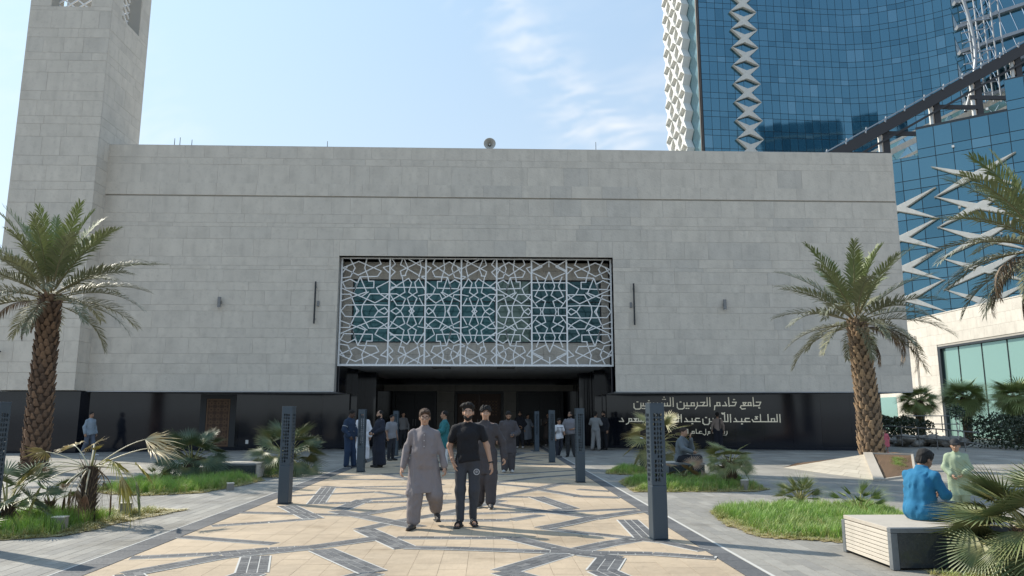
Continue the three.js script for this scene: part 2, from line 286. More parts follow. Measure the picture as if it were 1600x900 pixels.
// ---------------------------------------------------------------- the mosque: pale stone box over splayed black granite walls
const bld = thing('mosque_building', 'long pale stone mosque facade with white lattice screen over a dark entrance', 'mosque', [0, 0, -33.5]);
const FZ = -33.5; // facade plane; geometry below is written in world z and shifted into the group
const bpart = (name, geo, mat, parent = bld, label) => { const m = merge(geo); m.translate(0, 0, -FZ); return part(name, m, mat, parent, label); };
{
  const X0 = -17.66, X1 = 19.34, OX0 = -6.82, OX1 = 5.77, OY = 8.80, ZB = -62, B = 2.65, T = 14.0, C = FZ - 0.045;
  bpart('wall', [box(X0, OX0, B, T - 0.02, -50, C), box(OX1, X1, B, T - 0.02, -50, C), box(OX0, OX1, OY, T - 0.02, -50, C), box(X0, X1, B, T - 0.02, ZB, -50), box(OX0, OX1, 3.9, OY, -50, -35.0)], M.core);
  bpart('roof_edge', [box(X0, X1, T - 0.02, T + 0.03, FZ - 0.5, FZ - 0.012), box(X1 - 0.5, X1, T - 0.02, T + 0.03, ZB, FZ - 0.5)], M.stone[4]);
  bpart('side_wall', box(X1, X1 + 0.04, B, T, ZB, FZ - 0.002), M.stone[1]);
  // courses of cladding, heights taken from the facade
  const ys = [2.65, 3.40, 3.86, 4.30, 5.02, 5.45, 6.22, 6.50, 7.17, 7.55, 8.14, 8.32, 8.72, 9.56, 10.13, 10.32, 10.74, 11.555, 11.615, 12.20, 13.10, 13.42, 14.0];
  const r = rng(5), list = [];
  for (let c = 0; c + 1 < ys.length; c++) {
    const y0 = ys[c], y1 = ys[c + 1]; if (y1 - y0 < 0.1) continue;        // the recessed groove under the ledge
    const band = y0 > 11.6 && y1 < 12.3, lie = band ? 0.022 : 0;
    let x = X0, tall = y1 - y0 > 0.5;
    while (x < X1 - 0.01) {
      let w = (tall ? 0.85 : 1.15) + r() * 1.05; if (X1 - (x + w) < 0.6) w = X1 - x;
      let x1 = x + w; const inY = y1 <= OY + 0.01 || y0 < OY - 0.05;
      const add = (a, b, yy0, yy1) => {
        if (b - a < 0.05) return;
        const t = clamp(0.55 * r() + 1.5 * (fbm(a * 0.22, yy0 * 0.35, 4, 3) - 0.5) + 0.25, 0, 1), s = (r() - 0.5) * 0.006 + lie, g = box(a + 0.003, b - 0.003, yy0 + 0.003, yy1 - 0.003, C - 0.002, FZ + s, r() * 9, r() * 9);
        list.push({ d: -(b - a) * (yy1 - yy0), geo: g.translate(0, 0, -FZ), tone: t < 0.34 ? 0 : t < 0.62 ? 1 : t < 0.80 ? 2 : t < 0.93 ? 3 : 4 });
      };
      if (inY && y0 < OY && x1 > OX0 && x < OX1) { // cut round the opening
        if (x < OX0) add(x, OX0, y0, y1); if (x1 > OX1) add(OX1, x1, y0, y1);
        if (y1 > OY) add(Math.max(x, OX0), Math.min(x1, OX1), OY, y1);
      } else add(x, x1, y0, y1);
      x = x1;
    }
  }
  const clad = group('cladding', bld);
  pieces(list, 'cladding_panel', M.stone, M.stoneV, stoneTones, clad, 300);
  // reveals of the opening and the underside of the box
  bpart('reveal', [box(OX0 - 0.02, OX0, 2.65, OY, -34.9, FZ - 0.004), box(OX1, OX1 + 0.02, 2.65, OY, -34.9, FZ - 0.004), box(OX0, OX1, OY, OY + 0.02, -34.9, FZ - 0.004)], M.stone[3]);
  bpart('soffit', [box(X0, OX0 - 0.02, B - 0.03, B - 0.002, -40, FZ - 0.01), box(OX1 + 0.02, X1, B - 0.03, B - 0.002, -40, FZ - 0.01)], M.soffit);
  // wall behind the screen with a long window of seven panes
  const bw = []; {
    const q = rng(9);
    for (let y = 3.9; y < OY - 0.05; y += 0.5) for (let x = OX0; x < OX1 - 0.05; x += 1.05) {
      const x1 = Math.min(x + 1.05, OX1), y1 = Math.min(y + 0.5, OY), t = q();
      const a = Math.max(x, OX0), b = x1, put = (xa, xb, ya, yb) => { if (xb - xa > 0.03 && yb - ya > 0.03) bw.push({ d: 1, geo: box(xa + 0.004, xb - 0.004, ya + 0.004, yb - 0.004, -35.0, -34.9, q() * 5, q() * 5).translate(0, 0, -FZ), tone: t < 0.5 ? 3 : 4 }); };
      if (y1 > 4.95 && y < 7.97) { // around the window
        if (y < 4.95) put(a, b, y, 4.95); if (y1 > 7.97) put(a, b, 7.97, y1);
        put(a, Math.min(b, -6.40), Math.max(y, 4.95), Math.min(y1, 7.97)); put(Math.max(a, 5.40), b, Math.max(y, 4.95), Math.min(y1, 7.97));
      } else put(a, b, y, y1);
    }
  }
  const inner = group('inner_cladding', bld); pieces(bw, 'cladding_panel', M.stone, M.stoneV, stoneTones, inner, 160);
  const win = group('window', bld);
  bpart('window_frame', [box(-6.40, 5.40, 4.95, 5.01, -35.02, -34.93), box(-6.40, 5.40, 7.91, 7.97, -35.02, -34.93), ...[-6.37, -4.71, -3.02, -1.34, 0.35, 2.03, 3.72, 5.37].map((x) => box(x - 0.03, x + 0.03, 5.01, 7.91, -35.02, -34.93)), box(-6.34, 5.34, 6.9, 6.94, -35.02, -34.935)], M.darkMetal, win);
  [-6.37, -4.71, -3.02, -1.34, 0.35, 2.03, 3.72].forEach((x, i) => bpart('pane', [box(x + 0.03, x + (i === 6 ? 1.62 : 1.655), 5.01, 6.9, -34.99, -34.965), box(x + 0.03, x + (i === 6 ? 1.62 : 1.655), 6.94, 7.91, -34.99, -34.965)], [M.teal, M.teal, M.teal, M.teal, M.tealReflect, M.tealC, M.tealC][i], win));
}
{ // the white lattice screen: seven panels of star strapwork in a frame
  const scr = group('lattice_screen', bld), Z = -33.92, Y0 = 3.84, Y1 = 8.78, mid = (Y0 + Y1) / 2, half = (Y1 - Y0) / 2;
  const xs = [-6.75, -4.54, -2.88, -1.24, 0.40, 2.02, 3.65, 5.72];
  const f = [box(xs[0] - 0.04, xs[7] + 0.04, Y0 - 0.05, Y0 + 0.03, Z - 0.05, Z + 0.05), box(xs[0] - 0.04, xs[7] + 0.04, Y1 - 0.03, Y1 + 0.02, Z - 0.05, Z + 0.05)];
  for (const x of xs) f.push(box(x - 0.035, x + 0.035, Y0 + 0.03, Y1 - 0.03, Z - 0.05, Z + 0.05));
  bpart('frame', f, M.screen, scr);
  // strapwork of one half panel, x 0..265 across, y 0 (edge) .. 437 (middle)
  const A = [[60, 5, 47, 45, 175, 140, 265, 80], [130, 5, 140, 80, 120, 150], [45, 105, 175, 25, 265, 80], [45, 105, 65, 150, 165, 155, 200, 290], [223, 5, 195, 80, 220, 155, 265, 165], [0, 190, 70, 245, 50, 295, 0, 340],
    [163, 158, 125, 280, 265, 355], [180, 205, 200, 290, 75, 370, 30, 335, 0, 295], [0, 295, 105, 295, 145, 390, 150, 437], [265, 300, 215, 300, 175, 437], [0, 390, 80, 385, 240, 390, 265, 437], [55, 437, 80, 385], [165, 437, 190, 390],
    [-5, 437, 20, 410, 55, 437], [115, 190, 85, 190, 85, 245, 245, 250, 263, 200, 220, 175, 180, 205], [115, 190, 120, 150], [265, 250, 155, 320, 115, 280], [0, 60, 35, 75, 0, 120], [235, 60, 265, 120]];
  const Bq = [[10, 5, 35, 45, 0, 80, 35, 110, 0, 150], [90, 5, 75, 50, 270, 170], [250, 10, 75, 105, 85, 145, 120, 140], [105, 5, 135, 80, 110, 145], [140, 5, 270, 80], [0, 190, 50, 230, 0, 265], [0, 260, 140, 165, 165, 200, 145, 280, 210, 330],
    [270, 260, 220, 165, 190, 200, 210, 280, 135, 330], [90, 145, 115, 280, 10, 350], [10, 240, 270, 240], [0, 295, 50, 295, 120, 335, 100, 390], [55, 390, 270, 390], [0, 300, 55, 390], [135, 330, 170, 437], [210, 330, 170, 437], [230, 330, 260, 390],
    [10, 437, 50, 410, 85, 437], [85, 437, 110, 390], [150, 437, 170, 415, 190, 437], [220, 310, 270, 300], [225, 10, 240, 80, 222, 150, 270, 145]];
  const Cq = [[0, 90, 135, 15, 270, 90], [135, 5, 135, 60], [0, 100, 80, 60, 0, 10], [270, 100, 190, 60, 270, 10], [0, 110, 110, 165, 135, 105, 160, 165, 270, 110], [0, 195, 270, 195], [0, 260, 270, 260], [30, 145, 60, 225, 20, 310, 105, 350, 80, 437], [240, 145, 210, 225, 250, 310, 165, 350, 190, 437],
    [115, 145, 90, 225, 120, 300, 20, 370, 0, 340], [155, 145, 180, 225, 150, 300, 250, 370, 270, 340], [0, 405, 270, 405], [0, 405, 60, 405, 70, 437], [205, 437, 210, 405], [20, 370, 45, 405], [250, 370, 225, 405]];
  const spec = [[A, true], [Bq, false], [A, false], [Bq, true], [A, true], [Cq, false], [A, false]];
  spec.forEach(([q, flip], i) => {
    const x0 = xs[i] + 0.035, w = xs[i + 1] - xs[i] - 0.07, g = [], wide = q === Cq || q === Bq ? 270 : 265; let k = 0;
    for (const line of q) for (let s = 0; s + 3 < line.length; s += 2) for (const sy of [1, -1]) {
      const px = (u) => x0 + w * clamp(flip ? 1 - u / wide : u / wide, 0, 1), py = (v) => mid + sy * (half - 0.02) * (1 - v / 437);
      const a = V(px(line[s]), py(line[s + 1]), Z), b = V(px(line[s + 2]), py(line[s + 3]), Z); if (a.distanceTo(b) < 0.02) continue;
      const ext = b.clone().sub(a).setLength(0.014); k = (k + 1) % 9; const dz = (k - 4) * 0.0011; a.sub(ext).z += dz; b.add(ext).z += dz;
      g.push(beam(a, b, 0.044, 0.06, V(0, 0, 1)));
    }
    bpart('lattice_panel', g, M.screen, scr);
  });
}
// granite walls under the box, splayed towards the portal
function wallFrame(ax, az, bx, bz) { // local x along the wall, local z out of it
  const L = Math.hypot(bx - ax, bz - az), c = (bx - ax) / L, s = (bz - az) / L;
  const m = new THREE.Matrix4().makeBasis(V(c, 0, s), V(0, 1, 0), V(-s, 0, c)).setPosition(ax, 0, az);
  return { L, m, put: (g) => g.applyMatrix4(m) };
}
const WL = wallFrame(-17.62, -33.85, -6.75, -37.0), WR = wallFrame(5.75, -37.5, 17.95, -33.8);
{
  const gl = group('granite_wall', bld), r = rng(15);
  for (const w of [WL, WR]) {
    bpart('backing', w.put(box(0, w.L, 0, 2.62, -0.5, -0.03)), M.granite[0], gl);
    const n = Math.round(w.L / 1.25), s = w.L / n;
    for (let i = 0; i < n; i++) {
      bpart('granite_panel', w.put(box(i * s + 0.003, i * s + s - 0.003, 0.15, 2.61, -0.03, (r() - 0.5) * 0.003, r() * 5, 0)), M.granite[Math.floor(r() * 3)], gl);
    }
    bpart('skirting', w.put(box(0.003, w.L - 0.003, 0, 0.145, -0.03, 0.012)), M.granite[2], gl);
  }
  bpart('portal_lining', [box(-6.95, -6.81, 0, 3.84, -47.3, -37.0), box(5.76, 5.9, 0, 3.84, -47.3, -37.3), box(-6.81, -6.42, 0, 3.84, -47.3, -46.05), box(5.38, 5.76, 0, 3.84, -47.3, -46.05), box(-6.95, 5.9, 0, 3.84, -47.5, -47.31)], M.granite[0], gl);
  bpart('end_wall', box(17.95, 18.0, 0, 2.62, -50, -33.8), M.granite[1], gl);
  // portal: side walls, ceiling, rear wall
  bpart('portal_wall', [box(-6.80, -6.70, 2.62, 3.84, -37.2, -33.98), box(5.66, 5.75, 2.62, 3.84, -37.6, -33.98)], M.granite[1], gl);
  for (let k = 0; k < 8; k++) for (const [xa, xb] of [[-6.80, -6.42], [5.38, 5.75]]) bpart('granite_panel', box(xa, xb, 0.004, 3.83, -38.3 - k * 1.1, -37.22 - k * 1.1 - (xa > 0 ? 0.3 : 0)), M.granite[k % 3], gl);
  for (const [xa, xb] of [[-6.42, -5.9], [4.9, 5.38]]) bpart('pier', box(xa, xb, 0.004, 3.83, -40.6, -39.9), M.granite[2], gl);
  const cl = group('portal_ceiling', bld), q = rng(3);
  for (let k = 0; k < 7; k++) for (let i = 0; i < 6; i++) { const x = -6.69 + i * 2.05, z = -34.0 - k * 1.9; bpart('ceiling_panel', box(x + 0.004, Math.min(x + 2.05, 5.65) - 0.004, 3.85, 3.90, z - 1.896, z - 0.004), M.soffit, cl); }
  for (const x of [-2.2, 0.87]) { bpart('ceiling_recess', [box(x - 0.42, x + 0.42, 3.80, 3.846, -36.1, -36.0), box(x - 0.42, x + 0.42, 3.80, 3.846, -35.1, -35.0), box(x - 0.42, x - 0.34, 3.80, 3.846, -36.0, -35.1), box(x + 0.34, x + 0.42, 3.80, 3.846, -36.0, -35.1)], M.greyMetal, cl); bpart('recess_lining', box(x - 0.34, x + 0.34, 3.835, 3.847, -36.0, -35.1), M.darkMetal, cl); }
  const rear = group('rear_wall', bld), zr = -46.6;
  bpart('backing', box(-6.42, 5.38, 0, 3.83, -47.2, -46.95), M.granite[0], rear);
  for (let i = 0; i < 8; i++) bpart('stone_block', box(-6.40 + i * 1.47, -6.40 + i * 1.47 + 1.464, 3.07, 3.46, -46.95, zr, i, 0), M.jamb, rear);
  for (const [xa, xb] of [[-3.12, -2.05], [1.02, 1.78]]) for (let k = 0; k < 5; k++) bpart('stone_block', box(xa, xb, k * 0.61 + 0.004, k * 0.61 + 0.606, -46.95, zr, k, xa), M.jamb, rear);
  // carved double door in the middle, two dark doors beside it
  const door = (xa, xb, mat, carved) => {
    const d = group('door', bld), m = (xa + xb) / 2;
    bpart('door_frame', [box(xa, xa + 0.16, 0, 3.06, -46.9, zr + 0.04), box(xb - 0.16, xb, 0, 3.06, -46.9, zr + 0.04), box(xa + 0.16, xb - 0.16, 2.9, 3.06, -46.9, zr + 0.04)], M.darkMetal, d);
    for (const [a, b] of [[xa + 0.165, m - 0.006], [m + 0.006, xb - 0.165]]) {
      const g = [box(a, b, 0.01, 2.895, -46.9, -46.8)];
      for (const [p, s] of [[0.25, 1.25], [1.4, 2.7]]) { g.push(box(a + 0.12, b - 0.12, p, p + 0.05, -46.8, -46.775), box(a + 0.12, b - 0.12, s - 0.05, s, -46.8, -46.775), box(a + 0.12, a + 0.17, p + 0.05, s - 0.05, -46.8, -46.775), box(b - 0.17, b - 0.12, p + 0.05, s - 0.05, -46.8, -46.775)); }
      bpart('door_leaf', g, mat, d);
      if (carved) { const c = []; for (let y = 0.42; y < 2.5; y += 0.2) { if (y > 1.1 && y < 1.5) continue; for (let x = a + 0.25; x < b - 0.2; x += 0.2) { c.push(mv(rot(new THREE.BoxGeometry(0.115, 0.115, 0.03), 0, 0, Math.PI / 4), x, y, -46.79), mv(new THREE.BoxGeometry(0.05, 0.05, 0.045), x + 0.1, y + 0.1, -46.79)); } } bpart('carving', c.map((k) => uvbox(k)), M.woodLight, d); }
      bpart('handle', box(a < m - 0.3 ? b - 0.09 : a + 0.06, a < m - 0.3 ? b - 0.06 : a + 0.09, 0.95, 1.35, -46.8, -46.73), M.greyMetal, d);
    }
  };
  door(-2.02, 1.0, M.wood, true); door(-5.86, -3.15, M.darkMetal, false); door(1.80, 4.72, M.darkMetal, false);
  // narrow fretwork door in the left granite wall, and a white socket cover
  const fd = group('fretwork_door', bld), P = (g) => WL.put(mv(g, 5.35, 0, 0));
  bpart('door_frame', [box(-0.78, -0.52, 0.15, 2.55, 0.004, 0.06), box(0.52, 0.78, 0.15, 2.55, 0.004, 0.06), box(-0.52, 0.52, 2.36, 2.55, 0.004, 0.06)].map(P), M.darkMetal, fd);
  bpart('door_leaf', P(box(-0.515, 0.515, 0.15, 2.355, 0.004, 0.02)), M.wood, fd);
  const fw = [box(-0.5, -0.45, 0.2, 2.33, 0.02, 0.055), box(0.45, 0.5, 0.2, 2.33, 0.02, 0.055), box(-0.45, 0.45, 2.28, 2.33, 0.02, 0.055), box(-0.45, 0.45, 0.2, 0.25, 0.02, 0.055)];
  for (let j = 0; j < 7; j++) for (let i = 0; i < 3; i++) {
    const cx = -0.30 + i * 0.30, cy = 0.40 + j * 0.29;
    for (let k = 0; k < 8; k++) { const a = k * Math.PI / 4 + 0.39, b = a + Math.PI * 0.75; fw.push(beam(V(cx + 0.14 * Math.cos(a), cy + 0.14 * Math.sin(a), 0.034 + k * 0.0011), V(cx + 0.14 * Math.cos(b), cy + 0.14 * Math.sin(b), 0.034 + k * 0.0011), 0.022, 0.022, V(0, 0, 1))); }
  }
  bpart('fretwork', fw.map(P), M.woodLight, fd);
  bpart('socket_cover', WL.put(rbox(6.62, 6.75, 0.28, 0.46, 0.004, 0.03, 0.008)), M.white);
}
{ // raised lettering on the right-hand granite wall, drawn as strokes (u right, v down)
  const lines = [
    { w: 8.5, words: [
      [[1308, 150, 1345, 150, 1330, 178, 1284, 178], [1284, 182, 1282, 112], [1262, 178, 1262, 153, 1240, 153, 1240, 178, 1266, 178], [1240, 178, 1205, 178, 1222, 153, 1196, 153, 1205, 178, 1180, 178, 1172, 192, 1186, 205, 1212, 203], [1325, 197, 1333, 197]],
      [[1108, 150, 1140, 150, 1126, 178, 1078, 178], [1078, 182, 1076, 112], [1119, 128, 1127, 128], [1045, 150, 1058, 178, 1022, 178], [1000, 178, 1000, 152, 976, 152, 976, 178, 1004, 178], [976, 178, 957, 178, 952, 210]],
      [[916, 110, 916, 182], [893, 110, 893, 178, 808, 178], [836, 150, 872, 150, 850, 178], [808, 150, 808, 178, 790, 204], [780, 178, 780, 153, 755, 153, 755, 178, 784, 178], [755, 178, 692, 178], [718, 178, 718, 153], [708, 199, 714, 199], [726, 199, 732, 199], [692, 155, 692, 194, 678, 204, 646, 204, 632, 192, 632, 158], [658, 146, 666, 146]],
      [[597, 110, 597, 182], [573, 110, 573, 178, 458, 178], [546, 178, 546, 155], [522, 178, 522, 157], [498, 178, 498, 155], [505, 124, 511, 124], [525, 124, 531, 124], [515, 106, 521, 106], [458, 155, 458, 178, 440, 204], [424, 155, 424, 178, 310, 178], [413, 199, 419, 199], [430, 199, 436, 199], [394, 178, 394, 154, 370, 154, 370, 178], [379, 134, 386, 134], [332, 178, 332, 156], [322, 199, 328, 199], [339, 199, 345, 199], [310, 155, 310, 194, 296, 204, 262, 204, 248, 192, 248, 158], [275, 144, 283, 144]]] },
    { w: 8.5, words: [
      [[1495, 250, 1495, 311], [1472, 250, 1472, 307, 1335, 307], [1450, 307, 1450, 283, 1424, 283, 1424, 307], [1398, 307, 1398, 250], [1335, 250, 1335, 307, 1275, 307, 1266, 290], [1312, 268, 1294, 268, 1308, 284, 1290, 286]],
      [[1240, 281, 1212, 281, 1204, 294, 1216, 307], [1246, 307, 1112, 307], [1178, 307, 1178, 283], [1175, 325, 1182, 325], [1124, 281, 1140, 307]],
      [[1085, 250, 1085, 311], [1062, 250, 1062, 307, 974, 307], [1036, 307, 1036, 250], [1002, 307, 1002, 283, 974, 290, 974, 307], [1012, 238, 1018, 246, 1024, 238, 1030, 246, 1036, 236]],
      [[937, 282, 937, 307, 905, 307], [932, 325, 939, 325], [905, 284, 905, 320, 892, 331, 862, 331, 849, 320, 849, 288], [873, 274, 881, 274]],
      [[819, 281, 791, 281, 783, 294, 795, 307], [825, 307, 691, 307], [757, 307, 757, 283], [754, 325, 761, 325], [703, 281, 719, 307]],
      [[663, 250, 663, 311], [638, 250, 638, 307, 565, 307], [616, 307, 596, 283, 622, 283, 600, 307], [565, 283, 565, 307, 548, 330], [560, 266, 567, 266], [530, 283, 530, 307, 498, 307], [519, 325, 525, 325], [536, 325, 542, 325], [498, 283, 498, 307, 481, 330], [493, 266, 500, 266]],
      [[440, 250, 440, 311], [428, 238, 436, 242, 444, 236, 452, 240], [412, 250, 412, 318, 400, 330, 376, 330, 364, 318]],
      [[332, 283, 332, 307, 224, 307], [308, 307, 308, 285], [285, 307, 285, 283], [266, 307, 246, 283, 272, 283, 250, 307], [224, 307, 224, 284, 200, 284, 200, 307, 226, 307], [200, 307, 192, 322, 176, 330], [136, 281, 150, 307, 112, 307]]] },
    { w: 5.8, words: [
      [[1050, 385, 1050, 403, 1040, 417], [1030, 386, 1030, 403, 982, 403], [1028, 416, 1032, 416], [1010, 403, 1010, 386], [1005, 416, 1009, 416], [1016, 416, 1020, 416], [982, 403, 996, 387, 976, 387, 984, 403, 974, 412, 982, 421, 1000, 419]],
      [[960, 370, 960, 405], [945, 370, 945, 396, 930, 403], [930, 403, 918, 374], [912, 364, 918, 360, 912, 356], [904, 403, 904, 388, 891, 388, 891, 403, 906, 403], [891, 403, 882, 417], [870, 370, 870, 408, 858, 417, 846, 408]],
      [[834, 387, 818, 387, 812, 395, 820, 403], [838, 403, 788, 403], [788, 404, 787, 370], [770, 403, 770, 387, 753, 387, 753, 403, 772, 403], [753, 403, 743, 403, 739, 417]],
      [[716, 370, 716, 405], [702, 376, 704, 370, 714, 371]]] },
  ];
  const sg = group('wall_lettering', bld), U0 = 110, U1 = 1500, XA = 6.55, XB = 13.80; // where the text starts and ends along x
  const along = (x) => (x - 5.75) / (17.95 - 5.75) * WR.L, a0 = along(XA), a1 = along(XB), k = (a1 - a0) / (U1 - U0);
  const vy = (v) => 2.43 - (v - 112) * 0.00582;
  for (const { w, words } of lines) for (const strokes of words) {
    const g = []; let n = 0;
    for (const s of strokes) for (let i = 0; i + 3 < s.length; i += 2) {
      const a = V(a0 + (s[i] - U0) * k, vy(s[i + 1]), 0.03), b = V(a0 + (s[i + 2] - U0) * k, vy(s[i + 3]), 0.03), e = b.clone().sub(a).setLength(w * 0.5 * 0.0055);
      n = (n + 1) % 7; a.sub(e).z += n * 0.0012; b.add(e).z += n * 0.0012;
      g.push(WR.put(beam(a, b, w * 0.0056, 0.035, V(0, 0, 1))));
    }
    bpart('word', g, M.gold, sg);
  }
}
{ // the minaret beside the facade
  const mt = thing('minaret', 'square pale stone minaret rising at the left end of the facade', 'minaret', [-19.45, 0, -34.4]);
  const X0 = -21.32, X1 = -17.60, Z0 = -36.2, Z1 = -32.5, list = [], r = rng(8), TOP = 33, O = 20.35;
  const mp = (name, g, m, p = mt) => { const q = merge(g); q.translate(19.45, 0, 34.4); return part(name, q, m, p); };
  mp('shaft', [box(X0 + 0.04, X1 - 0.04, 2.65, O, Z0 + 0.04, Z1 - 0.04), box(X0 + 0.04, X1 - 0.04, 30, TOP, Z0 + 0.04, Z1 - 0.04), ...[[X0 + 0.04, X0 + 0.95], [X1 - 0.95, X1 - 0.04]].flatMap(([a, b]) => [[Z0 + 0.04, Z0 + 0.95], [Z1 - 0.95, Z1 - 0.04]].map(([c, d]) => box(a, b, O, 30, c, d)))], M.core);
  let y = 2.65, c = 0;
  while (y < TOP - 0.05) {
    const h = Math.min([0.75, 0.45, 0.9, 0.6, 0.38][c % 5], TOP - y); c++;
    const y1 = y + h;
    const face = (a, b, make) => { let p = a; while (p < b - 0.01) { let w = 0.75 + r() * 0.9; if (b - p - w < 0.5) w = b - p; const q = p + w, t = r(); const cuts = (y1 > O && y < 30) ? [[p, Math.min(q, a + 0.95)], [Math.max(p, b - 0.95), q]] : [[p, q]]; const yy1 = y < O && y1 > O ? O : y1; for (const [m, n] of (y >= O && y < 30 ? cuts : [[p, q]])) if (n - m > 0.05) list.push({ d: y, geo: make(m + 0.004, n - 0.004, y + 0.004, yy1 - 0.004).translate(19.45, 0, 34.4), tone: t < 0.4 ? 0 : t < 0.7 ? 2 : t < 0.9 ? 1 : 3 }); p = q; } };
    face(X0, X1, (a, b, m, n) => box(a, b, m, n, Z1 - 0.042, Z1 + (r() - 0.5) * 0.006, r() * 7, r() * 7));
    face(Z0, Z1 - 0.045, (a, b, m, n) => box(X1 - 0.042, X1 + (r() - 0.5) * 0.006, m, n, a, b, r() * 7, r() * 7));
    face(Z0, Z1 - 0.045, (a, b, m, n) => box(X0 - 0.002, X0 + 0.042, m, n, a, b, r() * 7, r() * 7));
    face(X0 + 0.05, X1 - 0.05, (a, b, m, n) => box(a, b, m, n, Z0 - 0.002, Z0 + 0.042, r() * 7, r() * 7));
    y = y < O && y1 > O ? O : y1;
  }
  const cl = group('cladding', mt); list.sort((a, b) => a.d - b.d); list.forEach((p, i) => (p.d = i));
  pieces(list, 'cladding_panel', M.stone, M.stoneV, stoneTones, cl, 300);
  mp('base', [box(X0 - 5, X1, 0, 2.62, Z0, Z1 - 0.55)], M.granite[1]);
  mp('rear_wing', [box(X0 - 16, X0 - 0.01, 2.65, 9, Z0 - 8, Z0 - 0.5)], M.stone[1]);
  // white lattice across the tall belfry openings
  const lat = [];
  for (let k = 0; k < 20; k++) for (let i = 0; i < 3; i++) {
    const yy = O + k * 0.45, a = -1.0 + i * 0.62;
    lat.push(beam(V(-19.46 + a, yy, Z1 - 0.6), V(-19.46 + a + 0.62, yy + 0.45, Z1 - 0.6), 0.06, 0.06, V(0, 0, 1)), beam(V(-19.46 + a, yy + 0.45, Z1 - 0.63), V(-19.46 + a + 0.62, yy, Z1 - 0.63), 0.06, 0.06, V(0, 0, 1)));
    lat.push(beam(V(X1 - 0.6, yy, -34.35 + a), V(X1 - 0.6, yy + 0.45, -34.35 + a + 0.62), 0.06, 0.06, V(1, 0, 0)), beam(V(X1 - 0.63, yy + 0.45, -34.35 + a), V(X1 - 0.63, yy, -34.35 + a + 0.62), 0.06, 0.06, V(1, 0, 0)));
  }
  mp('lattice', lat, M.screen);
  const cam = thing('security_camera', 'white bullet security camera on the minaret wall', 'security camera', [-21.05, 4.26, Z1]);
  part('bracket', [rbox(-0.05, 0.05, -0.05, 0.05, 0.004, 0.03, 0.01), uvbox(beam(V(0, 0, 0.03), V(0.1, 0.03, 0.16), 0.03, 0.03))], M.white, cam);
  part('camera_body', mv(rot(uvbox(new THREE.CapsuleGeometry(0.05, 0.22, 4, 10)), 0, 0, Math.PI / 2 - 0.2), 0.14, 0.05, 0.18), M.white, cam);
  part('lens', mv(rot(uvbox(new THREE.CylinderGeometry(0.035, 0.035, 0.02, 10)), 0, 0, Math.PI / 2 - 0.2), 0.305, 0.016, 0.18), M.darkMetal, cam);
}
{ // fittings on the facade and roof
  for (const [x, side, where] of [[-7.80, 1, 'left of'], [6.68, -1, 'right of']]) {
    const l = thing('linear_lamp', 'tall thin vertical lamp bar on the facade ' + where + ' the lattice screen', 'wall lamp', [x, 6.6, FZ]);
    part('lamp_bar', rbox(-0.035, 0.035, -0.95, 0.97, 0.10, 0.16, 0.01), M.darkMetal, l);
    part('bracket', [box(-0.02, 0.02, 0.7, 0.76, 0.002, 0.10), box(-0.02, 0.02, -0.76, -0.7, 0.002, 0.10), rbox(side * 0.13 - 0.05, side * 0.13 + 0.05, -0.15, 0.1, 0.004, 0.06, 0.01)], M.greyMetal, l);
  }
  for (const [x, where] of [[-12.05, 'left'], [10.86, 'right']]) {
    const l = thing('wall_lamp', 'small grey cylinder lamp high on the ' + where + ' half of the facade', 'wall lamp', [x, 6.6, FZ]);
    part('lamp_body', mv(uvbox(new THREE.CylinderGeometry(0.075, 0.075, 0.46, 14)), 0, 0, 0.16), M.greyMetal, l);
    part('bracket', rbox(-0.04, 0.04, -0.08, 0.08, 0.002, 0.09, 0.01), M.darkMetal, l);
    part('lens', mv(uvbox(new THREE.CylinderGeometry(0.06, 0.06, 0.01, 14)), 0, -0.236, 0.16), M.white, l);
  }
  const sp = thing('loudspeaker', 'round grey horn loudspeaker at the middle of the roof edge', 'loudspeaker', [0.04, 14.03, -33.7]);
  const horn = new THREE.LatheGeometry([[0.05, -0.3], [0.07, -0.12], [0.12, -0.02], [0.2, 0.08], [0.27, 0.12], [0.285, 0.13], [0.275, 0.14], [0.2, 0.10], [0.11, 0.0], [0.06, -0.1]].map(([a, b]) => new THREE.Vector2(a, b)), 28);
  M.horn = std(0.42, 0.40, 0.36, 0.6);
  part('horn', mv(rot(uvbox(horn), Math.PI / 2), 0, 0.25, 0.05), M.horn, sp);
  part('driver', mv(rot(uvbox(new THREE.CylinderGeometry(0.09, 0.09, 0.2, 12)), Math.PI / 2), 0, 0.25, -0.25), M.darkMetal, sp);
  part('phase_plug', mv(rot(uvbox(new THREE.SphereGeometry(0.045, 10, 8).scale(1, 1.5, 1)), Math.PI / 2), 0, 0.25, 0.03), M.white, sp);
  part('mount', [box(-0.03, 0.03, 0, 0.2, -0.2, -0.14), box(-0.1, 0.1, 0, 0.02, -0.3, -0.05)], M.darkMetal, sp);
  for (const [x, h] of [[-14.7, 0.35], [-14.45, 0.4], [-13.9, 0.3], [-7.6, 0.3], [5.1, 0.42]]) bpart('lightning_rod', mv(uvbox(new THREE.CylinderGeometry(0.012, 0.016, h, 6)), x, 14.03 + h / 2, -33.6), M.darkMetal);
}
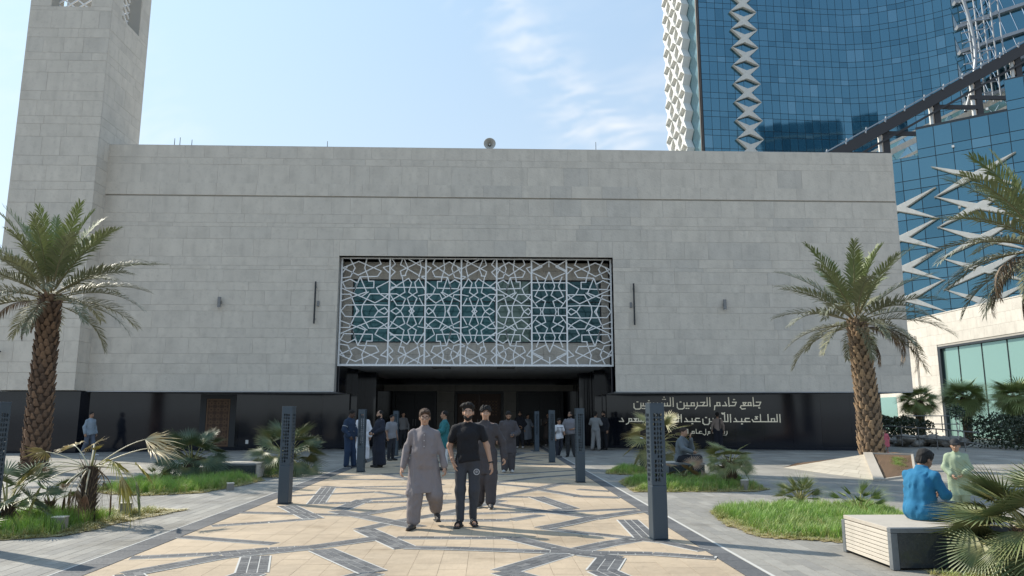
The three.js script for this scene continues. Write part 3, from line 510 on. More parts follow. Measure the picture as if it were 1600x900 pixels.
// ---------------------------------------------------------------- glass towers and the cream building on the right
M.glass = [[0.112, 0.238, 0.305], [0.105, 0.228, 0.295], [0.12, 0.25, 0.32], [0.09, 0.20, 0.262], [0.15, 0.285, 0.355]].map((c) => std(...c, 0.06, { metalness: 0.9 }));
M.glassV = std(1, 1, 1, 0.06, { metalness: 0.9, vertexColors: true });
M.frameDark = std(0.02, 0.028, 0.035, 0.5);
M.cyanGlass = std(0.30, 0.46, 0.50, 0.12, { metalness: 0.55 });
M.greenGlass = std(0.035, 0.085, 0.085, 0.1, { metalness: 0.75 });
M.brace = std(0.80, 0.76, 0.68, 0.6, { map: stoneMap });
M.braceWhite = std(0.74, 0.73, 0.69, 0.6);
M.steel = std(0.05, 0.045, 0.045, 0.6);
M.paleSteel = std(0.36, 0.38, 0.40, 0.45, { metalness: 0.3 });
M.cream = [[0.74, 0.69, 0.61], [0.72, 0.67, 0.59], [0.755, 0.705, 0.625], [0.70, 0.655, 0.58]].map((c) => std(...c, 0.8, { map: stoneMap }));
M.creamV = std(1, 1, 1, 0.8, { vertexColors: true, map: stoneMap });
M.greenPane = std(0.26, 0.42, 0.375, 0.1, { metalness: 0.4 });
const glassTones = M.glass.map(rgbOf);
function curtain(parent, a, b, y0, y1, r, list, o = {}) { // panes between plan points a and b (Vector2 x,z), floors of two rows
  const L = a.distanceTo(b), n = Math.max(1, Math.round(L / (o.w ?? 1.85))), F = 3.95, w = wallFrame(a.x, a.y, b.x, b.y), P = parent.position;
  list.backs.push(w.put(box(0, L, y0, y1, -0.6, -0.05)).translate(-P.x, -P.y, -P.z));
  for (let f = 0; y0 + f * F < y1 - 0.1; f++) for (const [p, q] of [[0, 1.22], [1.22, 3.95]]) for (let i = 0; i < n; i++) {
    const ya = y0 + f * F + p, yb = Math.min(y0 + f * F + q, y1); if (yb - ya < 0.3) continue;
    const s = L / n, g = box(i * s + 0.04, i * s + s - 0.04, ya + 0.045, yb - 0.045, -0.05, 0);
    g.applyMatrix4(new THREE.Matrix4().makeTranslation((i + 0.5) * s, (ya + yb) / 2, 0).multiply(new THREE.Matrix4().makeRotationFromEuler(new THREE.Euler((r() - 0.5) * 0.006, (r() - 0.5) * 0.008, 0))).multiply(new THREE.Matrix4().makeTranslation(-(i + 0.5) * s, -(ya + yb) / 2, 0)));
    w.put(g).translate(-P.x, -P.y, -P.z);
    const t = r(); list.panes.push({ d: -ya * 0 + (o.d ?? 0) + Math.abs(ya - (o.mid ?? 68)) * 0.01 * (o.k ?? 1), geo: g, tone: o.tone ?? (t < 0.42 ? 0 : t < 0.72 ? 1 : t < 0.86 ? 2 : t < 0.95 ? 3 : 4) });
  }
}
function starGeo(w, h, depth, k = 0.22, wst = 0.30) { // X-shaped brace: four pointed arms with a solid waist
  const s = new THREE.Shape(), hx = w / 2, hy = h / 2;
  const pts = [[-hx, hy], [0, hy * (1 - 2 * k)], [hx, hy], [hx * wst, 0], [hx, -hy], [0, -hy * (1 - 2 * k)], [-hx, -hy], [-hx * wst, 0]];
  pts.forEach(([x, y], i) => (i ? s.lineTo(x, y) : s.moveTo(x, y))); s.closePath();
  const g = new THREE.ExtrudeGeometry(s, { depth, bevelEnabled: true, bevelThickness: 0.10, bevelSize: 0.04, bevelSegments: 1, steps: 1 }); return uvbox(g);
}
const V2 = (x, y) => new THREE.Vector2(x, y);
{
  const tw = thing('glass_tower', 'tall blue curtain wall tower with white star braces behind the mosque', 'skyscraper', [65, 0, -145]), P = tw.position, r = rng(77);
  const plan = [V2(43.1, -140), V2(50, -140.45), V2(57.6, -140.95), V2(66, -141.6), V2(74.4, -142), V2(79.5, -141.3), V2(84.3, -139.3), V2(88.5, -136.9), V2(92.3, -134)];
  const L = { panes: [], backs: [] };
  for (let i = 0; i + 1 < plan.length; i++) curtain(tw, plan[i], plan[i + 1], 29.2, 100.3, r, L, { d: i * 0.1 });
  const wall = group('curtain_wall', tw);
  part('frame', L.backs, M.frameDark, wall);
  pieces(L.panes, 'pane', M.glass, M.glassV, glassTones, wall, 300);
  // dark green return face to the right and the lower storeys
  const R = { panes: [], backs: [] }; curtain(tw, V2(92.4, -134), V2(96.4, -137.5), 29.2, 100.3, r, R, { tone: 0, w: 1.3 });
  const ret = group('return_wall', tw); part('frame', R.backs, M.frameDark, ret); part('pane', R.panes.map((p) => p.geo), M.greenGlass, ret);
  const solid = new THREE.Shape(); [[43.2, 140.5], ...plan.slice(1).map((p) => [p.x, -p.y + 0.6]), [96.5, 138], [112, 185], [51, 185], [40.2, 151.5]].forEach(([x, z], i) => (i ? solid.lineTo(x - P.x, z + P.z) : solid.moveTo(x - P.x, z + P.z)));
  const sg = new THREE.ExtrudeGeometry(solid, { depth: 100, bevelEnabled: false }); rot(sg, -Math.PI / 2); part('core', uvbox(sg), M.frameDark, tw);
  // star braces up the front, one to a floor
  const star = starGeo(5.6, 3.9, 0.5, 0.28, 0.25), front = wallFrame(43.1, -140, 66, -141.6);
  const place = (m, f, u, y, out) => { m.applyMatrix4(new THREE.Matrix4().makeTranslation(-P.x, -P.y, -P.z).multiply(f.m).multiply(new THREE.Matrix4().makeTranslation(u, y, out))); };
  for (let k = 0; k < 18; k++) { const m = part('star_brace', star, M.brace, tw); place(m, front, 9.3, 30.4 + k * 3.95, 0.12); }
  // left facet: bright sky reflection painted into the glass tint, behind two chains of deep white braces, lit by the sun
  const lf = wallFrame(39.6, -150.5, 42.65, -140.3), side = group('side_facet', tw);
  part('facet_glass', lf.put(box(0.15, lf.L - 0.2, 29, 100, -0.2, 0)).translate(-P.x, -P.y, -P.z), M.cyanGlass, side);
  part('corner_post', [lf.put(box(lf.L - 0.2, lf.L + 0.15, 29, 100.3, -0.3, 0.12)), lf.put(box(-0.2, 0.15, 29, 100.3, -0.3, 0.1)), box(42.75, 43.0, 29, 100.3, -140.3, -139.9)].map((g) => g.translate(-P.x, -P.y, -P.z)), M.steel, side);
  const st2 = starGeo(2.7, 3.9, 1.5, 0.3);
  for (let k = 0; k < 18; k++) for (let i = 0; i < 3; i++) { const m = part('star_brace', st2, M.braceWhite, tw); place(m, lf, 1.4 + i * 2.7, 29.2 + k * 3.95 + i * 0.1, 0.2); }
}
{ // lower glass building with the big X braces, standing forward on the right
  const lg = thing('glass_podium', 'lower blue glass building with large white X braces right of the mosque', 'office building', [60, 0, -88]), P = lg.position, r = rng(91);
  const d = V2(9.1, 7.4).normalize(), at = (t) => V2(55.48 + d.x * t, -90 + d.y * t), L = { panes: [], backs: [] };
  curtain(lg, at(-8), at(0), 6.6, 34.7, r, L, { mid: 25, w: 2.0 });
  curtain(lg, at(0), at(10), 6.6, 38.5, r, L, { mid: 25, w: 2.0 });
  curtain(lg, at(10), at(34), 6.6, 42.3, r, L, { mid: 25, w: 2.0, d: 0.05 });
  const wall = group('curtain_wall', lg); part('frame', L.backs, M.frameDark, wall);
  pieces(L.panes, 'pane', M.glass, M.glassV, glassTones, wall, 300);
  const s = new THREE.Shape(); [at(-8), at(34), V2(100, -78), V2(70, -110)].forEach((p, i) => { const x = p.x - P.x + (i < 2 ? 0.5 : 0), y = -(p.y - P.z) + (i < 2 ? 0.5 : 0); i ? s.lineTo(x, y) : s.moveTo(x, y); });
  const g = new THREE.ExtrudeGeometry(s, { depth: 34.2, bevelEnabled: false }); rot(g, -Math.PI / 2); part('core', uvbox(g), M.frameDark, lg);
  const star = starGeo(8.9, 4.05, 0.45, 0.42, 0.22), fr = wallFrame(at(-8).x, at(-8).y, at(34).x, at(34).y);
  for (let k = 0; k < 5; k++) for (const u of [5.2, 13.9]) {
    if (u < 10 && k > 3) continue;
    const m = part('star_brace', star, M.brace, lg);
    m.applyMatrix4(new THREE.Matrix4().makeTranslation(-P.x, -P.y, -P.z).multiply(fr.m).multiply(new THREE.Matrix4().makeTranslation(u, 14.9 + k * 3.95 + (u < 10 ? 1.2 : 0), 0.12)));
  }
  const dots = []; for (let k = 0; k < 9; k++) for (let i = 0; i < 9; i++) if ((k + i) % 2) dots.push(fr.put(box(12 + i * 4 - 0.14, 12 + i * 4 + 0.14, 7.3 + k * 3.95 - 0.14, 7.3 + k * 3.95 + 0.14, 0.03, 0.3)).translate(-P.x, -P.y, -P.z));
  part('facade_light', dots, M.white, lg);
}
{ // sloping steel atrium between the two glass buildings
  const at = thing('steel_atrium', 'sloping dark steel truss and glazed atrium roof between the glass buildings', 'atrium', [70, 0, -104]), P = at.position, Z = -100;
  const ap = (name, g, m, p = at) => { const q = merge(g); q.translate(-P.x, -P.y, -P.z); return part(name, q, m, p); };
  const line = (t) => V(48 + 36 * t, 37.4 + 20.4 * t, Z);
  ap('truss_beam', [beam(line(-0.1), line(1.1), 0.9, 1.5), beam(line(-0.1).add(V(0, -1.9, 0.1)), line(1.1).add(V(0, -1.9, 0.1)), 0.25, 0.3)], M.steel);
  ap('truss_rail', [beam(line(-0.1).add(V(0, 1.1, 0.5)), line(1.1).add(V(0, 1.1, 0.5)), 0.12, 0.16)], M.paleSteel);
  for (let i = 0; i < 13; i++) { const p = line(i / 12); ap('rail_post', beam(p.clone().add(V(0, 0.6, 0.5)), p.clone().add(V(0.2, 1.5, 0.5)), 0.16, 0.16), M.paleSteel); }
  for (const t of [0.10, 0.26, 0.48, 0.66, 0.84]) { const p = line(t); ap('column', beam(V(p.x, 8, Z - 0.6), V(p.x, p.y, Z - 0.6), 0.9, 0.9), M.steel); ap('column_casing', beam(V(p.x - 0.9, 8, Z - 0.4), V(p.x - 0.9, p.y - 1.4, Z - 0.4), 0.3, 0.4), M.braceWhite); }
  for (const [t0, t1, dy] of [[0.1, 0.26, -2.2], [0.26, 0.48, -2.4], [0.48, 0.66, -3.2], [0.62, 0.95, -6.5]]) { const a = line(t0), b = line(t1); ap('tie_beam', beam(V(a.x, a.y + dy * 0.4, Z - 0.3), V(b.x, a.y + dy * 0.4, Z - 0.3), 0.35, 0.6), M.steel); }
  // glazed slope behind: pale ribs and triangular panes
  const slope = group('glazed_slope', at), q = rng(4), S = (u, v) => V(46 + u * 42, 28 + u * 21 + v * 7.0, Z - 3 - v * 5);
  for (let k = 0; k <= 4; k++) ap('rib', beam(S(-0.05, k / 4), S(1.05, k / 4), 0.35, k % 2 ? 1.3 : 0.4), M.cream[0], slope);
  for (let k = 0; k < 4; k++) for (let i = 0; i < 16; i++) {
    const a = S(i / 16, k / 4), b = S((i + 1) / 16, k / 4), c = S((i + 1) / 16, (k + 1) / 4), d = S(i / 16, (k + 1) / 4), ctr = a.clone().add(c).multiplyScalar(0.5);
    for (const tri of [[a, b, c], [a, c, d]]) {
      const m = tri.reduce((s, p) => s.add(p), V(0, 0, 0)).divideScalar(3), g = new THREE.BufferGeometry(), pts = tri.map((p) => p.clone().lerp(m, 0.07));
      const n = new THREE.Vector3().crossVectors(pts[1].clone().sub(pts[0]), pts[2].clone().sub(pts[0])).normalize().multiplyScalar(-0.12), back = pts.map((p) => p.clone().add(n)), f = [];
      const tris = [[pts[0], pts[1], pts[2]], [back[0], back[2], back[1]]]; for (let e = 0; e < 3; e++) { const p0 = pts[e], p1 = pts[(e + 1) % 3], b0 = back[e], b1 = back[(e + 1) % 3]; tris.push([p0, b0, b1], [p0, b1, p1]); }
      tris.flat().forEach((p) => f.push(p.x, p.y, p.z)); g.setAttribute('position', new THREE.Float32BufferAttribute(f, 3)); g.computeVertexNormals(); uvbox(g);
      ap('triangular_pane', g, q() < 0.5 ? M.greenPane : M.cyanGlass, slope);
    }
  }
  // bent steel arch, scaffold rungs and curved glazed decks up to the right
  const arch = [V(70.4, 45.8, -101.5), V(72.0, 50, -101.8), V(73.2, 55, -102), V(73.0, 60, -102), V(71.8, 66, -102), V(69.5, 74, -102)];
  ap('arch_rib', uvbox(tube(arch, 0.24, 0.24, 8, 30)), M.paleSteel);
  const rung = []; for (let k = 0; k < 16; k++) { const y = 47 + k * 1.7; rung.push(beam(V(71.5 + k * 0.05, y, -102.6), V(74.5 + (k % 3), y + 0.8, -102.6), 0.16, 0.16)); } for (let k = 0; k < 5; k++) rung.push(beam(V(73.4 + k * 1.2, 48, -102.8), V(73 + k * 1.3, 72, -102.8), 0.16, 0.16)); for (let k = 0; k < 8; k++) rung.push(beam(V(72 + k * 0.5, 50 + k * 2, -103), V(76 + k * 0.4, 53 + k * 2, -103), 0.14, 0.14));
  ap('scaffold_bar', rung, M.paleSteel);
  for (let k = 0; k < 6; k++) {
    const y = 49 + k * 4.2, pts = []; for (let i = 0; i <= 8; i++) pts.push(V(73.5 + i * 3.2, y + i * 0.75 + Math.sin(i * 0.4) * 0.5, -106 + i * 0.9));
    const dk = group('curved_deck', at);
    for (let i = 0; i < 8; i++) { ap('fascia', beam(pts[i], pts[i + 1], 1.2, 0.5), M.paleSteel, dk); for (let e = 0; e < 2; e++) { const a = pts[i].clone().lerp(pts[i + 1], e * 0.5 + 0.02), b = pts[i].clone().lerp(pts[i + 1], e * 0.5 + 0.48); ap('pane', beam(a.add(V(0, 2.15, -0.4)), b.add(V(0, 2.15, -0.4)), 0.15, 3.6), M.glass[(i + k + e) % 4], dk); } }
  }
  ap('backing', box(76, 106, 6, 47, -112, -110), M.frameDark);
}
{ // cream stone building along the right side, with a tall glazed bay
  const cb = thing('cream_building', 'sunlit cream stone building with a tall green glazed bay at the right', 'building', [40, 0, -52]), P = cb.position, X = 34.5, r = rng(19);
  const cp = (name, g, m, p = cb) => { const q = merge(g); q.translate(-P.x, -P.y, -P.z); return part(name, q, m, p); };
  const zA = -78, zB = -22, T = 9.2, wz0 = -55.9, wz1 = -33, wy = 6.75, list = [];
  cp('wall', [box(X + 0.04, X + 12, 0, T, zA, wz0), box(X + 0.04, X + 12, wy, T, wz0, wz1), box(X + 0.04, X + 12, 0, T, wz1, zB), box(X + 1.2, X + 12, 0, wy, wz0, wz1)], M.core);
  cp('coping', box(X - 0.03, X + 0.4, T, T + 0.08, zA, zB), M.cream[3]);
  const clad = group('cladding', cb);
  for (let y = 0, j = 0; y < T - 0.01; y += T / 12, j++) for (let z = zA + (j % 2) * -0.75; z < zB; z += 1.5) {
    const y1 = y + T / 12, z0 = Math.max(z, zA), z1 = Math.min(z + 1.5, zB); const spans = y < wy - 0.05 ? [[z0, Math.min(z1, wz0)], [Math.max(z0, wz1), z1]] : [[z0, z1]];
    for (const [a, b] of spans) if (b - a > 0.05) { const t = r(), yy = y < wy && y1 > wy ? wy : y; list.push({ d: Math.abs((a + b) / 2 + 55), geo: box(X, X + 0.05, y + 0.004, y1 - 0.004, a + 0.004, b - 0.004, r() * 6, r() * 6).translate(-P.x, -P.y, -P.z), tone: Math.floor(t * 4) }); }
  }
  pieces(list, 'cladding_panel', M.cream, M.creamV, M.cream.map(rgbOf), clad, 240);
  const bay = group('glazed_bay', cb);
  cp('bay_frame', [box(X + 0.02, X + 0.3, wy - 0.16, wy - 0.004, wz0, wz1), box(X + 0.02, X + 0.3, 0, wy - 0.16, wz0, wz0 + 0.3), ...[0, 1, 2, 3, 4, 5, 6, 7].map((k) => box(X + 0.2, X + 0.28, 0, wy - 0.16, wz0 + 2.2 + k * 2.6, wz0 + 2.26 + k * 2.6)), box(X + 0.2, X + 0.27, 2.6, 2.66, wz0 + 0.3, wz1)], M.frameDark, bay);
  for (let k = 0; k < 9; k++) { const a = k ? wz0 + 2.26 + (k - 1) * 2.6 : wz0 + 0.3, b = Math.min(wz0 + 2.2 + k * 2.6, wz1); for (const [p, q] of [[0.01, 2.6], [2.66, wy - 0.16]]) cp('pane', box(X + 0.24, X + 0.26, p, q, a, b), M.greenPane, bay); }
  cp('downpipe', uvbox(mv(new THREE.CylinderGeometry(0.05, 0.05, 7, 8), X - 0.08, 4.4, -58.6)), M.cream[3]);
  // low steel-framed opening further back
  cp('small_window', [box(X - 0.02, X + 0.001, 0.3, 3.1, -66, -62.2)], M.greenPane);
}
// ---------------------------------------------------------------- perforated light posts
{
  const r = rng(41), WD = 0.165, Y0 = 0.70, Y1 = 1.64, TOP = 1.76;
  const panel = () => { // one upright face, 6 mm thick, with star-shaped cut-outs
    const s = new THREE.Shape(); s.moveTo(-WD / 2, Y0); s.lineTo(WD / 2, Y0); s.lineTo(WD / 2, TOP); s.lineTo(-WD / 2, TOP); s.closePath();
    const nx = 3, ny = 15, cw = (WD - 0.04) / nx, ch = (Y1 - Y0 - 0.04) / ny;
    for (let j = 0; j < ny; j++) for (let i = 0; i < nx; i++) {
      const cx = -WD / 2 + 0.02 + (i + 0.5) * cw, cy = Y0 + 0.04 + (j + 0.5) * ch, h = new THREE.Path(), n = 5 + ((i + j) % 2), a0 = r() * 6.28, k = 0.36 + 0.13 * r(); if (r() < 0.06) continue;
      for (let q = 0; q < n; q++) { const a = a0 + q / n * 6.283, m = (q % 2 ? 0.9 : 1.12) * k; const X = cx + Math.cos(a) * cw * m, Y = cy + Math.sin(a) * ch * m; q ? h.lineTo(X, Y) : h.moveTo(X, Y); }
      h.closePath(); s.holes.push(h);
    }
    const g = new THREE.ExtrudeGeometry(s, { depth: 0.006, bevelEnabled: false, curveSegments: 2 }); g.translate(0, 0, WD / 2 + 0.0145); return uvbox(g);
  };
  const corner = (y0, y1) => [0, 1, 2, 3].map((k) => mv(uvbox(new THREE.CylinderGeometry(0.02, 0.02, y1 - y0, 8)), (k % 2 ? 1 : -1) * (WD / 2 + 0.0005), (y0 + y1) / 2, (k < 2 ? 1 : -1) * (WD / 2 + 0.0005)));
  const face = panel(), body = merge([rbox(-0.1025, 0.1025, 0.012, Y0, -0.1025, 0.1025, 0.018)]), corners = merge(corner(Y0, TOP)), cap = rbox(-0.1025, 0.1025, TOP, TOP + 0.012, -0.1025, 0.1025, 0.005), plate = box(-0.115, 0.115, 0, 0.012, -0.115, 0.115);
  const root = thing('light_post', '', 'light post', [2.26, 0.004, -10.1], 0.10, 'perforated charcoal light posts along the walkway');
  part('post_body', body, M.post, root); part('corner_rail', corners, M.post, root); part('cap', cap, M.post, root); part('base_plate', plate, M.post, root);
  for (let k = 0; k < 4; k++) part('perforated_panel', face, M.post, root).rotation.y = k * Math.PI / 2;
  part('lamp_tube', mv(uvbox(new THREE.CylinderGeometry(0.02, 0.02, 0.9, 8)), 0, 1.15, 0), M.postInside, root);
  const spots = [[2.26, -10.1, 0.1, 'nearest charcoal light post, right of the walkway beside the brown-edged fan palm'], [2.27, -18.5, 0.12, 'second charcoal light post along the right edge of the walkway'], [2.24, -26.2, 0.08, 'third charcoal light post on the right, beside the boy in the striped shirt'], [2.22, -33.9, 0.1, 'farthest charcoal light post on the right, in front of the dark doors'],
    [-3.73, -14.3, -0.12, 'nearest charcoal light post left of the walkway, in front of a fan palm'], [-3.62, -22.0, -0.1, 'charcoal light post between the navy tracksuit man and the black robe man'], [-3.68, -30.6, -0.1, 'farthest charcoal light post on the left, before the portal'], [-6.08, -9.55, -0.1, 'charcoal light post cut off by the left edge of the picture']];
  spots.forEach(([x, z, a, label], i) => { let o = root; if (i) { o = root.clone(); o.name = numbered('light_post'); scene.add(o); } o.position.set(x, 0.004, z); o.rotation.y = a; o.userData = { ...root.userData, label }; });
}
// ---------------------------------------------------------------- stone benches
M.benchTop = std(0.52, 0.47, 0.40, 0.75, { map: stoneMap, bumpMap: fineBump, bumpScale: 0.001 });
M.benchBoard = std(0.63, 0.575, 0.49, 0.7, { map: stoneMap });
M.benchFrame = std(0.17, 0.185, 0.195, 0.6, { map: paveMap });
M.benchDark = std(0.035, 0.042, 0.048, 0.35, { roughnessMap: fineBump });
function bench(label, x, z, turn, w, d, h) { // boarded face to -x, dark granite to +z
  const b = thing('stone_bench', label, 'bench', [x, 0.004, z], turn, 'block benches of pale boards and dark granite'), f = 0.075;
  part('core', box(-w / 2 + 0.05, w / 2 - 0.05, 0.03, h - 0.05, -d / 2 + 0.05, d / 2 - 0.05), M.benchDark, b);
  part('bench_top', rbox(-w / 2 + 0.02, w / 2 - 0.004, h - 0.045, h, -d / 2 + 0.02, d / 2 - f - 0.003, 0.006), M.benchTop, b);
  part('top_edge', rbox(-w / 2 - 0.002, w / 2, h - 0.05, h + 0.002, d / 2 - f, d / 2 + 0.002, 0.006), M.benchFrame, b);
  for (const s of [1, -1]) part('corner_post', rbox(-w / 2, -w / 2 + f, 0, h - 0.052, s > 0 ? d / 2 - f : -d / 2, s > 0 ? d / 2 : -d / 2 + f, 0.006), M.benchFrame, b);
  const n = 8, s = (h - 0.08) / n; for (let k = 0; k < n; k++) part('board', rbox(-w / 2 + 0.004, -w / 2 + 0.045, 0.03 + k * s + 0.003, 0.03 + k * s + s - 0.003, -d / 2 + f + 0.003, d / 2 - f - 0.003, 0.003), M.benchBoard, b);
  part('granite_face', rbox(-w / 2 + f + 0.003, w / 2, 0.02, h - 0.053, d / 2 - 0.04, d / 2 - 0.004, 0.004), M.benchDark, b);
  for (let k = 0; k < n; k++) part('board', rbox(w / 2 - 0.045, w / 2 - 0.004, 0.03 + k * s + 0.003, 0.03 + k * s + s - 0.003, -d / 2 + f, d / 2 - f - 0.05, 0.003), M.benchBoard, b);
  part('granite_face', rbox(-w / 2 + f + 0.003, w / 2 - 0.05, 0.02, h - 0.053, -d / 2 + 0.004, -d / 2 + 0.04, 0.004), M.benchDark, b);
  return b;
}
bench('large near bench at the right with the man in blue sitting on it', 5.30, -8.62, 0, 2.04, 1.12, 0.425);
bench('low bench on the grass at the left, beside the dark green fan palm', -6.42, -19.95, 0, 1.14, 1.0, 0.40);
bench('bench right of the walkway with the man holding his hand to his face', 5.05, -19.7, 0, 1.0, 0.9, 0.40);

// ---------------------------------------------------------------- foliage helpers
const leafMat = (extra = {}) => new THREE.MeshPhysicalMaterial({ vertexColors: true, side: THREE.DoubleSide, roughness: 0.62, transmission: 0.32, thickness: 0, ...extra });
M.frond = leafMat(); M.fan = leafMat({ roughness: 0.45, transmission: 0 }); M.leaf = leafMat({ roughness: 0.6 });
M.bark = std(1, 1, 1, 0.95, { vertexColors: true, map: barkMap });
function meshBuilder() {
  const p = [], c = [], ix = [];
  return {
    v(a, col) { p.push(a.x, a.y, a.z); c.push(col[0], col[1], col[2]); return p.length / 3 - 1; },
    t(a, b, d) { ix.push(a, b, d); },
    geo() { const g = new THREE.BufferGeometry(); g.setAttribute('position', new THREE.Float32BufferAttribute(p, 3)); g.setAttribute('color', new THREE.Float32BufferAttribute(c, 3)); g.setIndex(ix); g.computeVertexNormals(); const uv = new Float32Array(p.length / 3 * 2); for (let i = 0; i < uv.length / 2; i++) { uv[2 * i] = p[3 * i]; uv[2 * i + 1] = p[3 * i + 1]; } g.setAttribute('uv', new THREE.BufferAttribute(uv, 2)); return g; },
  };
}
const lerpC = (a, b, t) => [mix(a[0], b[0], t), mix(a[1], b[1], t), mix(a[2], b[2], t)];
const G = { date: [0.165, 0.175, 0.09], dateTip: [0.31, 0.295, 0.18], dateNew: [0.17, 0.22, 0.065], dead: [0.20, 0.135, 0.075], deadDark: [0.11, 0.07, 0.042], rachis: [0.30, 0.24, 0.11], fan: [0.10, 0.15, 0.055], fanTip: [0.22, 0.23, 0.10], straw: [0.42, 0.33, 0.17], yellow: [0.34, 0.29, 0.05] };
function frond(r, { L, el, droop, col = G.date, tip = G.dateTip, n = 52, leaf = 0.16, dead = 0 }) {
  const b = meshBuilder(), pts = [], N = 18, twist = (r() - 0.5) * 0.7, sway = (r() - 0.5) * 0.35;
  let p = V(0, 0, 0);
  for (let i = 0; i <= N; i++) { const s = i / N, a = el - droop * Math.pow(s, 1.5); pts.push({ p: p.clone(), a, yaw: sway * s * s }); p.add(V(Math.cos(a) * Math.cos(sway * s * s), Math.sin(a), Math.sin(sway * s * s) * Math.cos(a)).multiplyScalar(L / N)); }
  let prev = null;
  for (let i = 0; i <= N; i++) { // rachis, three-sided
    const { p: q, a } = pts[i], w = mix(0.026, 0.004, i / N), U = V(-Math.sin(a), Math.cos(a), 0), k = lerpC(dead ? G.deadDark : G.rachis, col, i / N);
    const row = [b.v(q.clone().addScaledVector(U, -w), k), b.v(q.clone().add(V(0, 0, w)), k), b.v(q.clone().addScaledVector(U, w * 0.4), k), b.v(q.clone().add(V(0, 0, -w)), k)];
    if (prev) for (let e = 0; e < 4; e++) { const f = (e + 1) % 4; b.t(prev[e], row[e], row[f]); b.t(prev[e], row[f], prev[f]); }
    prev = row;
  }
  for (let i = 0; i < n; i++) for (const side of [1, -1]) {
    const s = 0.16 + 0.84 * (i + r() * 0.6) / n; if (s > 1) continue; const f = s * N, j = Math.min(N - 1, Math.floor(f)), q = pts[j].p.clone().lerp(pts[j + 1].p, f - j), a = pts[j].a;
    const T = V(Math.cos(a), Math.sin(a), 0), U = V(-Math.sin(a), Math.cos(a), 0), S = V(0, 0, side), al = mix(1.15, 0.45, s) + (r() - 0.5) * 0.25, be = (dead ? -0.8 : 0.45) + twist * side + (r() - 0.5) * 0.5;
    const d = T.clone().multiplyScalar(Math.cos(al)).addScaledVector(S, Math.sin(al) * Math.cos(be)).addScaledVector(U, Math.sin(al) * Math.sin(be)).normalize();
    const l = L * leaf * (0.45 + 0.75 * Math.sin(Math.PI * Math.pow(clamp((s - 0.1) / 0.95, 0, 1), 0.75))) * (0.8 + 0.35 * r()), w = l * 0.034 + 0.005;
    const side2 = new THREE.Vector3().crossVectors(d, U).normalize(), m = q.clone().addScaledVector(d, l * 0.55), e = q.clone().addScaledVector(d, l).add(V(0, -l * (dead ? 0.45 : 0.16) * (0.6 + r()), 0));
    const k = lerpC(col, tip, r() * 0.55), kt = lerpC(k, tip, 0.6), v0 = b.v(q.clone().addScaledVector(side2, w * 0.5), k), v1 = b.v(q.clone().addScaledVector(side2, -w * 0.5), k), v2 = b.v(m.clone().addScaledVector(side2, w), k), v3 = b.v(m.clone().addScaledVector(side2, -w), k), v4 = b.v(e, kt);
    b.t(v0, v1, v3); b.t(v0, v3, v2); b.t(v2, v3, v4);
  }
  return b.geo();
}
function trunkGeo(h, r0, r1, col, seed, lean = [0, 0], sides = 14) {
  const b = meshBuilder(), N = Math.ceil(h / 0.12); let prev = null;
  for (let i = 0; i <= N; i++) {
    const s = i / N, row = [], R = mix(r0, r1, s) * (1 + 0.05 * Math.sin(i * 2.4));
    for (let k = 0; k <= sides; k++) { const a = k / sides * 6.2832, q = R * (0.93 + 0.14 * noise3(Math.cos(a) * 3 + seed, s * h * 5, Math.sin(a) * 3)); row.push(b.v(V(Math.cos(a) * q + lean[0] * s * s, h * s, Math.sin(a) * q + lean[1] * s * s), lerpC(col, [col[0] * 0.6, col[1] * 0.6, col[2] * 0.6], noise3(k * 1.7, i * 0.9, seed)))); }
    if (prev) for (let k = 0; k < sides; k++) { b.t(prev[k], row[k + 1], prev[k + 1]); b.t(prev[k], row[k], row[k + 1]); }
    prev = row;
  }
  return b.geo();
}
